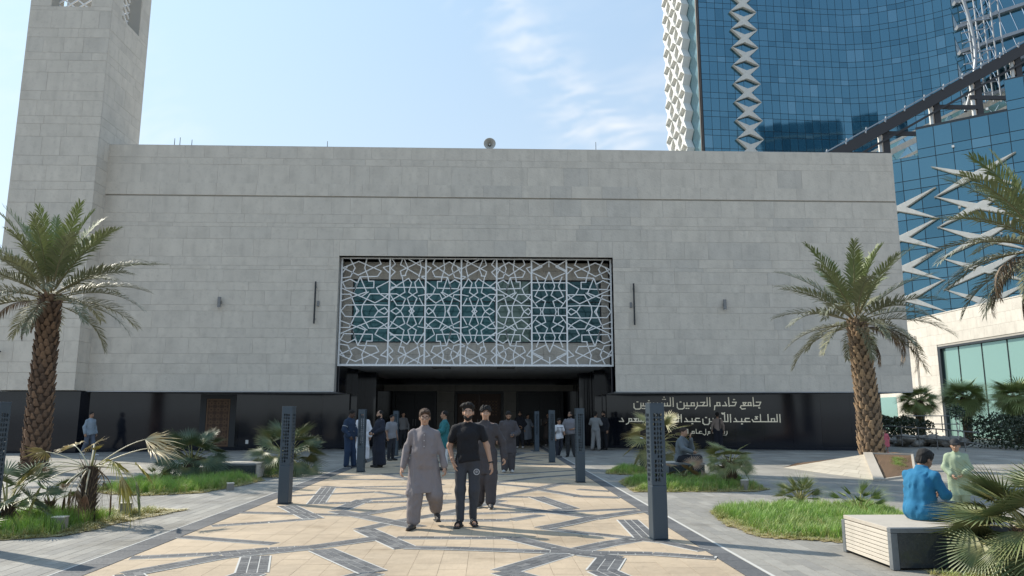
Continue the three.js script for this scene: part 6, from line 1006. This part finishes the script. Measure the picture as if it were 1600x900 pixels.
// ---- the three men in front
person({ label: 'older man in glasses and a loose grey kurta walking towards the camera', x: -0.93, z: -11.25, ry: 0.06, h: 1.68, fat: 0.022, cell: 0.0145, skin: SKIN.light, hair: 'fringe', hairCol: [0.055, 0.03, 0.018], glasses: true, head: { yaw: 0.03, pitch: 0.06 },
  J: { hR: [-0.10, 0.93, 0], kR: [-0.125, 0.50, 0.10], aR: [-0.145, 0.09, 0.10], tR: [-0.19, 0.035, 0.26], hL: [0.10, 0.93, 0], kL: [0.17, 0.49, 0.04], aL: [0.205, 0.25, -0.24], tL: [0.225, 0.10, -0.13], eR: [-0.275, 1.14, -0.02], wR: [-0.325, 0.90, 0.06], eL: [0.27, 1.14, -0.02], wL: [0.315, 0.90, 0.04], sL: [0.180, 1.39, -0.01], sR: [-0.180, 1.39, -0.01] }, hands: { L: { curl: 0.6 }, R: { curl: 0.5 } },
  clothes: { trousers: { col: [0.215, 0.19, 0.19], r: [0.115, 0.112, 0.098], end: 0.9, amp: 0.024 }, top: { name: 'kurta', col: [0.215, 0.188, 0.19], hem: 0.50, end: 0.94, loose: 0.027, sl: [0.060, 0.050], skirt: 0.15, collar: 0.045, amp: 0.020 }, shoes: [0.045, 0.04, 0.038], sole: [0.02, 0.018, 0.016] },
  extra: ({ t, J, S, matOf }) => { part('placket', rbox(-0.013 * S, 0.017 * S, 1.17 * S, 1.42 * S, 0.168 * S, 0.180 * S, 0.004), matOf([0.19, 0.165, 0.17], 0.9), t); for (let i = 0; i < 3; i++) part('button', mv(rot(uvbox(new THREE.CylinderGeometry(0.006, 0.006, 0.006, 8)), Math.PI / 2), 0.002 * S, (1.21 + i * 0.085) * S, 0.183 * S), M.white, t); } });
person({ label: 'young bearded man in a black T-shirt and dark jogger trousers with a round emblem', x: -0.29, z: -11.42, ry: 0.0, h: 1.765, cell: 0.0145, skin: SKIN.light, hair: 'quiff', beard: 0.001, head: { yaw: -0.02, pitch: 0.05 },
  J: { kR: [-0.105, 0.51, 0.05], aR: [-0.10, 0.09, 0.09], tR: [-0.135, 0.035, 0.25], kL: [0.10, 0.51, 0.03], aL: [0.085, 0.10, -0.02], tL: [0.115, 0.04, 0.13], eR: [-0.275, 1.14, -0.05], wR: [-0.215, 0.915, 0.05], eL: [0.285, 1.14, -0.02], wL: [0.345, 0.885, 0.03], sL: [0.182, 1.395, -0.01], sR: [-0.182, 1.395, -0.01] }, hands: { L: { curl: 0.45 }, R: { curl: 0.3, dir: [0.3, -1, 0.1] } },
  clothes: { trousers: { col: [0.045, 0.048, 0.058], r: [0.094, 0.076, 0.052], end: 0.97 }, top: { name: 'tee_shirt', col: [0.008, 0.008, 0.011], hem: 0.905, end: -0.42, loose: 0.024, sl: [0.064, 0.066], amp: 0.018 }, sandals: [0.012, 0.012, 0.013] },
  extra: ({ t, J, s, lerp, matOf }) => {
    const w = lerp(J.eL, J.wL, 0.93), d = J.wL.clone().sub(J.eL).normalize(), wt = group('wrist_watch', t), q = new THREE.Quaternion().setFromUnitVectors(V(0, 1, 0), d), st = new THREE.CylinderGeometry(s(0.036), s(0.036), s(0.022), 16); part('strap', uvbox(st.applyQuaternion(q)).translate(w.x, w.y, w.z), matOf([0.01, 0.01, 0.01], 0.4), wt); part('watch_case', mv(rbox(-0.006, 0.006, -0.02, 0.02, -0.018, 0.018, 0.004), w.x + s(0.037), w.y, w.z + 0.006), matOf([0.02, 0.02, 0.022], 0.2, { roughness: 0.2 }), wt);
    const em = [], cx = s(0.135), cy = s(0.775), cz = s(0.118), ring = (R, r) => em.push(mv(uvbox(new THREE.TorusGeometry(R, r, 5, 28)), cx, cy, cz)); ring(0.042, 0.0035); ring(0.034, 0.0018);
    for (let k = 0; k < 12; k++) { const a = k / 12 * 6.283; em.push(mv(uvbox(new THREE.BoxGeometry(0.005, 0.005, 0.004)), cx + Math.cos(a) * 0.038, cy + Math.sin(a) * 0.038, cz)); } for (const [x0, y0, x1, y1] of [[-0.016, 0.012, 0.016, 0.018], [-0.018, 0.0, 0.018, 0.004], [-0.012, -0.016, 0.014, -0.012], [-0.016, 0.014, -0.012, -0.016], [0.014, 0.018, 0.012, -0.014], [0.0, 0.022, 0.0, -0.018]]) em.push(beam(V(cx + x0, cy + y0, cz + 0.001), V(cx + x1, cy + y1, cz + 0.001), 0.004, 0.004, V(0, 0, 1)));
    part('emblem', em, matOf([0.55, 0.55, 0.57], 0.7), t).rotation.set(0, 0, 0);
  } });
person({ label: 'youth in a charcoal kurta walking just behind the man in the black T-shirt', x: -0.03, z: -13.65, ry: -0.05, h: 1.755, cell: 0.016, skin: SKIN.light, hair: 'curly', head: { yaw: 0.1, pitch: 0.02 },
  J: { kR: [-0.105, 0.51, 0.03], aR: [-0.10, 0.09, -0.03], tR: [-0.13, 0.035, 0.12], kL: [0.10, 0.50, 0.07], aL: [0.10, 0.09, 0.13], tL: [0.12, 0.035, 0.30], eL: [0.29, 1.14, -0.03], wL: [0.335, 0.875, 0.02] },
  clothes: { trousers: { col: CHAR, r: [0.12, 0.11, 0.09], end: 0.93 }, top: { name: 'kurta', col: CHAR, hem: 0.56, end: 1.04, loose: 0.024, sl: [0.064, 0.056], skirt: 0.14, collar: 0.02, amp: 0.024 }, shoes: [0.03, 0.03, 0.032], sole: [0.6, 0.58, 0.55] } });
// ---- farther people on the walkway
person({ label: 'man in a dark grey kurta looking down at the phone in his hand', x: 0.60, z: -21.7, ry: -0.05, h: 1.72, fat: 0.01, skin: SKIN.tan, hair: 'short', beard: 0.003, head: { yaw: 0.15, pitch: 0.5 }, J: { H: [0.01, 1.62, 0.05], eL: [0.29, 1.14, -0.03], wL: [0.17, 1.06, 0.20], kR: [-0.10, 0.51, 0.06], aR: [-0.10, 0.09, 0.05], eR: [-0.30, 1.15, -0.05], wR: [-0.33, 0.93, -0.02] }, hands: { L: { curl: 0.9 } },
  clothes: { trousers: { col: [0.07, 0.062, 0.066], r: [0.125, 0.115, 0.095] }, top: { name: 'kurta', col: [0.07, 0.062, 0.066], hem: 0.52, loose: 0.036, sl: [0.082, 0.068], skirt: 0.165, collar: 0.02 }, shoes: [0.5, 0.48, 0.46] }, extra: ({ t, hands, matOf }) => { const p = hands.L.W(0.08, 0.02, 0.03); part('phone', mv(rot(rbox(-0.036, 0.036, -0.07, 0.07, -0.005, 0.005, 0.004), -0.9), p.x, p.y + 0.02, p.z), matOf([0.02, 0.02, 0.025], 0.2, { roughness: 0.2 }), t); } });
person({ label: 'balding man in a teal shirt and white trousers standing side on', x: -1.28, z: -22.6, ry: -1.45, h: 1.72, skin: SKIN.tan, hair: 'receding', J: { eR: [-0.27, 1.16, 0.08], wR: [-0.16, 1.10, 0.27], eL: [0.27, 1.16, 0.08], wL: [0.12, 1.12, 0.27] }, clothes: { trousers: { col: [0.70, 0.71, 0.72], r: [0.12, 0.11, 0.09] }, top: { name: 'shirt', col: [0.02, 0.145, 0.16], hem: 0.62, loose: 0.035, sl: [0.076, 0.06], skirt: 0.16 }, shoes: [0.03, 0.03, 0.03] } });
person({ label: 'man in a navy tracksuit with thin white piping, left of the light post', x: -4.28, z: -23.7, ry: 1.15, h: 1.77, fat: 0.012, skin: SKIN.dark, hair: 'short', head: { pitch: 0.3, yaw: 0.2 }, J: { H: [0, 1.62, 0.06], eL: [0.27, 1.15, 0.0], wL: [0.20, 0.97, 0.18], eR: [-0.27, 1.15, -0.02], wR: [-0.22, 0.95, 0.14], kL: [0.11, 0.51, 0.06], aL: [0.13, 0.09, 0.1], tL: [0.16, 0.035, 0.27] },
  clothes: { trousers: { col: [0.02, 0.04, 0.085], r: [0.112, 0.095, 0.08], end: 0.98 }, top: { name: 'jacket', col: [0.018, 0.035, 0.07], hem: 0.86, end: 0.95, loose: 0.035, sl: [0.08, 0.062], collar: 0.05 }, shoes: [0.03, 0.03, 0.035], sole: [0.45, 0.45, 0.45] }, extra: ({ t, J, S, lerp, matOf }) => { const m = matOf([0.7, 0.7, 0.7], 0.8); for (const q of ['L', 'R']) { const a = lerp(J['s' + q], J['e' + q], 0.62), d = J['e' + q].clone().sub(J['s' + q]).normalize(), g = new THREE.TorusGeometry(0.079 * S, 0.006, 5, 20); g.applyQuaternion(new THREE.Quaternion().setFromUnitVectors(V(0, 0, 1), d)); part('piping', uvbox(g).translate(a.x, a.y, a.z), m, t); } part('piping', mv(rot(uvbox(new THREE.TorusGeometry(0.165 * S, 0.006, 5, 28).scale(1.15, 0.9, 1)), Math.PI / 2), 0, 1.10 * S, 0.01), m, t); } });
person({ label: 'person in a long white robe half hidden behind the navy tracksuit man', x: -4.32, z: -26.4, ry: 0.2, h: 1.72, skin: SKIN.tan, hair: 'short', beard: 0.004, clothes: { top: { name: 'robe', col: [0.66, 0.66, 0.69], hem: 0.10, loose: 0.03, sl: [0.075, 0.06], skirt: 0.16, collar: 0.03 }, shoes: [0.03, 0.025, 0.02] } });
person({ label: 'stout man in a long black robe with clasped hands, facing left', x: -3.38, z: -23.9, ry: -1.0, h: 1.74, fat: 0.035, skin: SKIN.light, hair: 'receding', beard: 0.005, J: { eL: [0.29, 1.16, 0.03], wL: [0.10, 1.03, 0.29], eR: [-0.29, 1.16, 0.03], wR: [-0.10, 1.03, 0.29] }, hands: { L: { curl: 0.8, dir: [-1, -0.1, 0.25], thumb: [0, 1, 0.2] }, R: { curl: 0.8, dir: [1, -0.1, 0.25], thumb: [0, 1, 0.2] } },
  clothes: { top: { name: 'robe', col: [0.014, 0.017, 0.030], hem: 0.06, end: 0.9, loose: 0.03, sl: [0.078, 0.056], skirt: 0.20, collar: 0.04 }, shoes: [0.015, 0.015, 0.015] } });
person({ label: 'man in a pale patterned shirt mostly hidden behind the black robe', x: -3.45, z: -27.4, ry: 0.9, h: 1.60, skin: SKIN.tan, hair: 'short', clothes: { trousers: { col: [0.02, 0.022, 0.03] }, top: { name: 'shirt', col: [0.22, 0.22, 0.235], hem: 0.84, end: -0.3, loose: 0.04, sl: [0.08, 0.075] }, shoes: [0.02, 0.02, 0.02] } });
person({ label: 'man in a grey shirt standing in the shade beside the left dark door', x: -4.15, z: -37.4, ry: 0.3, h: 1.74, skin: SKIN.tan, hair: 'short', eyes: false, clothes: { trousers: { col: [0.02, 0.02, 0.024] }, top: { name: 'shirt', col: [0.16, 0.155, 0.155], hem: 0.88, end: 0.9, loose: 0.034 }, shoes: [0.02, 0.02, 0.02] } });
person({ label: 'man all in black with white shoes coming out of the entrance', x: 1.62, z: -37.6, ry: 0.05, h: 1.76, skin: SKIN.tan, hair: 'bald', beard: 0.005, J: { eL: [0.28, 1.15, 0.02], wL: [0.10, 0.98, 0.2], eR: [-0.28, 1.15, 0.02], wR: [-0.05, 1.05, 0.22], kL: [0.12, 0.5, 0.08], aL: [0.15, 0.09, 0.12] }, clothes: { trousers: { col: [0.012, 0.012, 0.016], r: [0.11, 0.09, 0.075] }, top: { name: 'shirt', col: [0.012, 0.012, 0.018], hem: 0.84, loose: 0.034, sl: [0.074, 0.058], collar: 0.03 }, shoes: [0.62, 0.60, 0.58] } });
person({ label: 'person in a long pale blue grey garment beside the farthest right post', x: 2.15, z: -40.2, ry: 0.6, h: 1.64, skin: SKIN.tan, hair: 'thick', eyes: false, J: { eL: [0.26, 1.14, 0.06], wL: [0.18, 1.08, 0.26] }, clothes: { trousers: { col: [0.02, 0.02, 0.024] }, top: { name: 'garment', col: [0.20, 0.22, 0.26], hem: 0.34, loose: 0.032, sl: [0.074, 0.06], skirt: 0.19 }, shoes: [0.02, 0.02, 0.02] } });
person({ label: 'person in a brown knee length garment with one arm raised, near the doors', x: 3.22, z: -40.0, ry: -0.1, h: 1.70, skin: SKIN.tan, hair: 'thick', eyes: false, J: { eL: [0.30, 1.22, 0.06], wL: [0.23, 1.43, 0.14], eR: [-0.27, 1.14, 0.04], wR: [-0.14, 1.2, 0.22] }, clothes: { trousers: { col: [0.03, 0.026, 0.024] }, top: { name: 'garment', col: [0.055, 0.042, 0.036], hem: 0.36, loose: 0.032, sl: [0.074, 0.06], skirt: 0.17 }, shoes: [0.55, 0.52, 0.5] } });
person({ label: 'boy in a white and dark striped T-shirt and dark trousers', x: 2.78, z: -29.2, ry: 0.5, h: 1.45, headScale: 1.12, skin: SKIN.tan, hair: 'thick', head: { yaw: -0.3, pitch: 0.1 }, J: { kL: [0.10, 0.5, 0.02], aL: [0.0, 0.09, -0.06], tL: [0.02, 0.035, 0.1], kR: [-0.13, 0.51, 0.02], aR: [-0.16, 0.09, 0.04], eL: [0.25, 1.14, 0.04], wL: [0.14, 1.05, 0.22] }, clothes: { trousers: { col: [0.018, 0.02, 0.03], r: [0.1, 0.078, 0.06] }, top: { name: 'tee_shirt', col: [0.62, 0.62, 0.64], hem: 0.84, end: -0.35, loose: 0.03, sl: [0.075, 0.075], amp: 0.008 }, shoes: [0.1, 0.1, 0.1] },
  extra: ({ t, S, matOf }) => { for (let i = 0; i < 5; i++) part('stripe', mv(rot(uvbox(new THREE.TorusGeometry(0.182 * S, 0.012, 5, 28).scale(1.06, 0.72, 1)), Math.PI / 2), 0, (1.12 + i * 0.058) * S, 0.0), matOf([0.03, 0.03, 0.04], 0.9), t); } });
person({ label: 'bearded man in a grey polo shirt standing beside the striped boy', x: 3.24, z: -29.5, ry: -0.25, h: 1.72, fat: 0.015, skin: SKIN.tan, hair: 'bald', beard: 0.009, head: { yaw: -0.25 }, J: { eR: [-0.28, 1.15, 0.02], wR: [-0.22, 0.97, 0.16], eL: [0.29, 1.15, 0.03], wL: [0.13, 1.08, 0.25], kL: [0.13, 0.51, 0.0], aL: [0.16, 0.09, -0.03], tL: [0.2, 0.035, 0.13] }, clothes: { trousers: { col: [0.03, 0.031, 0.034], r: [0.11, 0.09, 0.072] }, top: { name: 'polo_shirt', col: [0.18, 0.175, 0.19], hem: 0.86, end: -0.22, loose: 0.036, sl: [0.08, 0.08], collar: 0.03 }, shoes: [0.02, 0.02, 0.022] } });
person({ label: 'man in a grey shirt and grey trousers seen from behind near the granite wall', x: 4.98, z: -34.6, ry: 2.7, h: 1.74, skin: SKIN.tan, hair: 'thick', eyes: false, J: { kL: [0.12, 0.51, 0.02], aL: [0.17, 0.09, -0.02], kR: [-0.12, 0.51, 0.02], aR: [-0.15, 0.09, 0.0], eL: [0.27, 1.18, 0.06], wL: [0.2, 1.1, 0.25], eR: [-0.28, 1.16, 0.05], wR: [-0.12, 1.12, 0.26] }, clothes: { trousers: { col: [0.23, 0.225, 0.22], r: [0.115, 0.095, 0.078] }, top: { name: 'shirt', col: [0.215, 0.22, 0.22], hem: 0.86, end: -0.15, loose: 0.036, sl: [0.08, 0.08] }, shoes: [0.12, 0.11, 0.1] } });
person({ label: 'bearded man in black talking with the grey man seen from behind', x: 5.46, z: -35.2, ry: -0.9, h: 1.76, skin: SKIN.tan, hair: 'thick', beard: 0.008, J: { eR: [-0.27, 1.15, 0.03], wR: [-0.12, 1.06, 0.24] }, clothes: { trousers: { col: [0.012, 0.013, 0.017] }, top: { name: 'shirt', col: [0.02, 0.021, 0.026], hem: 0.8, loose: 0.034 }, shoes: [0.012, 0.012, 0.012] } });
person({ label: 'person in a beige shirt and black trousers standing before the gold lettering', x: 10.75, z: -34.9, ry: 2.9, h: 1.70, skin: SKIN.tan, hair: 'thick', eyes: false, clothes: { trousers: { col: [0.012, 0.013, 0.02], r: [0.13, 0.12, 0.1] }, top: { name: 'shirt', col: [0.26, 0.20, 0.165], hem: 0.92, end: 0.9, loose: 0.03 }, shoes: [0.02, 0.02, 0.02] }, extra: ({ t, J, S, matOf }) => part('shoulder_strap', [uvbox(tube([V(-0.09, 0.98, -0.125).multiplyScalar(S), V(-0.10, 1.25, -0.155).multiplyScalar(S), V(-0.10, 1.44, -0.09).multiplyScalar(S), V(-0.1, 1.44, 0.06).multiplyScalar(S)], 0.022, 0.022, 6))], matOf([0.012, 0.012, 0.016], 0.7), t) });
person({ label: 'person in pale blue clothes walking along the dark wall behind the dying palm', x: -15.9, z: -30.8, ry: 1.2, h: 1.72, skin: SKIN.tan, hair: 'short', J: { kL: [0.10, 0.51, 0.12], aL: [0.1, 0.09, 0.2], tL: [0.12, 0.035, 0.37], kR: [-0.1, 0.5, -0.02], aR: [-0.1, 0.12, -0.24], tR: [-0.12, 0.04, -0.1] }, clothes: { trousers: { col: [0.10, 0.12, 0.16] }, top: { name: 'shirt', col: [0.24, 0.29, 0.34], hem: 0.84, loose: 0.034 }, shoes: [0.5, 0.5, 0.5] } });
person({ label: 'small child in a pink dress beside the trunk of the planter palm', x: 17.0, z: -31.8, ry: -0.3, h: 0.98, headScale: 1.3, skin: SKIN.tan, hair: 'thick', cell: 0.02, J: {}, clothes: { top: { name: 'dress', col: [0.55, 0.13, 0.16], hem: 0.45, end: 0.4, loose: 0.03, skirt: 0.2 }, shoes: [0.4, 0.1, 0.12] } });
// ---- seated people and the boy by the big palm
person({ label: 'man in a bright blue shirt sitting on the large near bench with bowed head', x: 4.99, y: 0.425, z: -8.72, ry: 2.0, h: 1.63, fat: 0.012, cell: 0.0145, seated: true, skin: SKIN.brown, hair: 'thick', hairCol: [0.010, 0.009, 0.009], head: { pitch: 0.42, yaw: -0.12 },
  J: { P: [0, 0.125, 0], C: [0, 0.42, 0.05], N: [0, 0.585, 0.10], H: [0, 0.715, 0.185], sL: [0.172, 0.53, 0.09], sR: [-0.172, 0.53, 0.09], eL: [0.25, 0.31, 0.17], wL: [0.15, 0.27, 0.38], eR: [-0.25, 0.31, 0.17], wR: [-0.12, 0.30, 0.38], hL: [0.10, 0.10, 0.03], hR: [-0.10, 0.10, 0.03], kL: [0.14, 0.11, 0.46], kR: [-0.14, 0.11, 0.46], aL: [0.14, -0.33, 0.44], aR: [-0.14, -0.33, 0.44], tL: [0.15, -0.385, 0.60], tR: [-0.15, -0.385, 0.60] }, hands: { L: { curl: 0.7 }, R: { curl: 0.7 } },
  clothes: { trousers: { col: [0.018, 0.145, 0.28], r: [0.115, 0.10, 0.085] }, top: { name: 'kurta', col: [0.018, 0.155, 0.30], hem: 0.9, end: 0.92, loose: 0.028, sl: [0.064, 0.052], collar: 0.045, amp: 0.022 }, shoes: [0.03, 0.025, 0.02] } });
person({ label: 'man in a grey sweater sitting on the middle bench with a hand to his face', x: 5.02, y: 0.40, z: -19.6, ry: 0.95, h: 1.72, seated: true, skin: SKIN.light, hair: 'short', hairCol: [0.035, 0.022, 0.015], head: { pitch: 0.1, yaw: -0.1 },
  J: { P: [0, 0.12, 0], C: [0, 0.45, 0.04], N: [0, 0.625, 0.07], H: [0, 0.785, 0.12], sL: [0.17, 0.565, 0.06], sR: [-0.17, 0.565, 0.06], eL: [0.22, 0.36, 0.24], wL: [0.09, 0.62, 0.27], eR: [-0.25, 0.36, 0.18], wR: [-0.10, 0.28, 0.36], hL: [0.10, 0.10, 0.03], hR: [-0.10, 0.10, 0.03], kL: [0.12, 0.12, 0.46], kR: [-0.12, 0.10, 0.46], aL: [0.10, -0.30, 0.52], aR: [-0.12, -0.30, 0.44], tL: [0.12, -0.36, 0.68], tR: [-0.13, -0.36, 0.60] }, hands: { L: { curl: 0.7, dir: [-0.3, 1, -0.1], thumb: [-1, 0.2, 0.2] } },
  clothes: { trousers: { col: [0.014, 0.016, 0.022] }, top: { name: 'sweater', col: [0.13, 0.15, 0.165], hem: 0.9, end: 0.95, loose: 0.036, sl: [0.075, 0.056], collar: 0.03 }, shoes: [0.03, 0.025, 0.022] } });
person({ label: 'small boy in a pale green kurta and black cap behind the big fan palm', x: 7.55, z: -12.0, ry: -0.5, h: 1.20, headScale: 1.2, cell: 0.0145, skin: SKIN.light, hair: 'short', cap: [0.012, 0.012, 0.015], head: { yaw: -0.15, pitch: 0.1 }, J: { eL: [0.25, 1.14, 0.05], wL: [0.10, 1.0, 0.2], eR: [-0.26, 1.14, 0.02], wR: [-0.14, 0.97, 0.19] },
  clothes: { trousers: { col: [0.30, 0.36, 0.25], r: [0.115, 0.1, 0.085] }, top: { name: 'kurta', col: [0.32, 0.39, 0.27], hem: 0.5, end: 0.9, loose: 0.035, sl: [0.078, 0.06], skirt: 0.16, collar: 0.035 }, shoes: [0.03, 0.03, 0.03] } });
renderer.render(scene, camera);
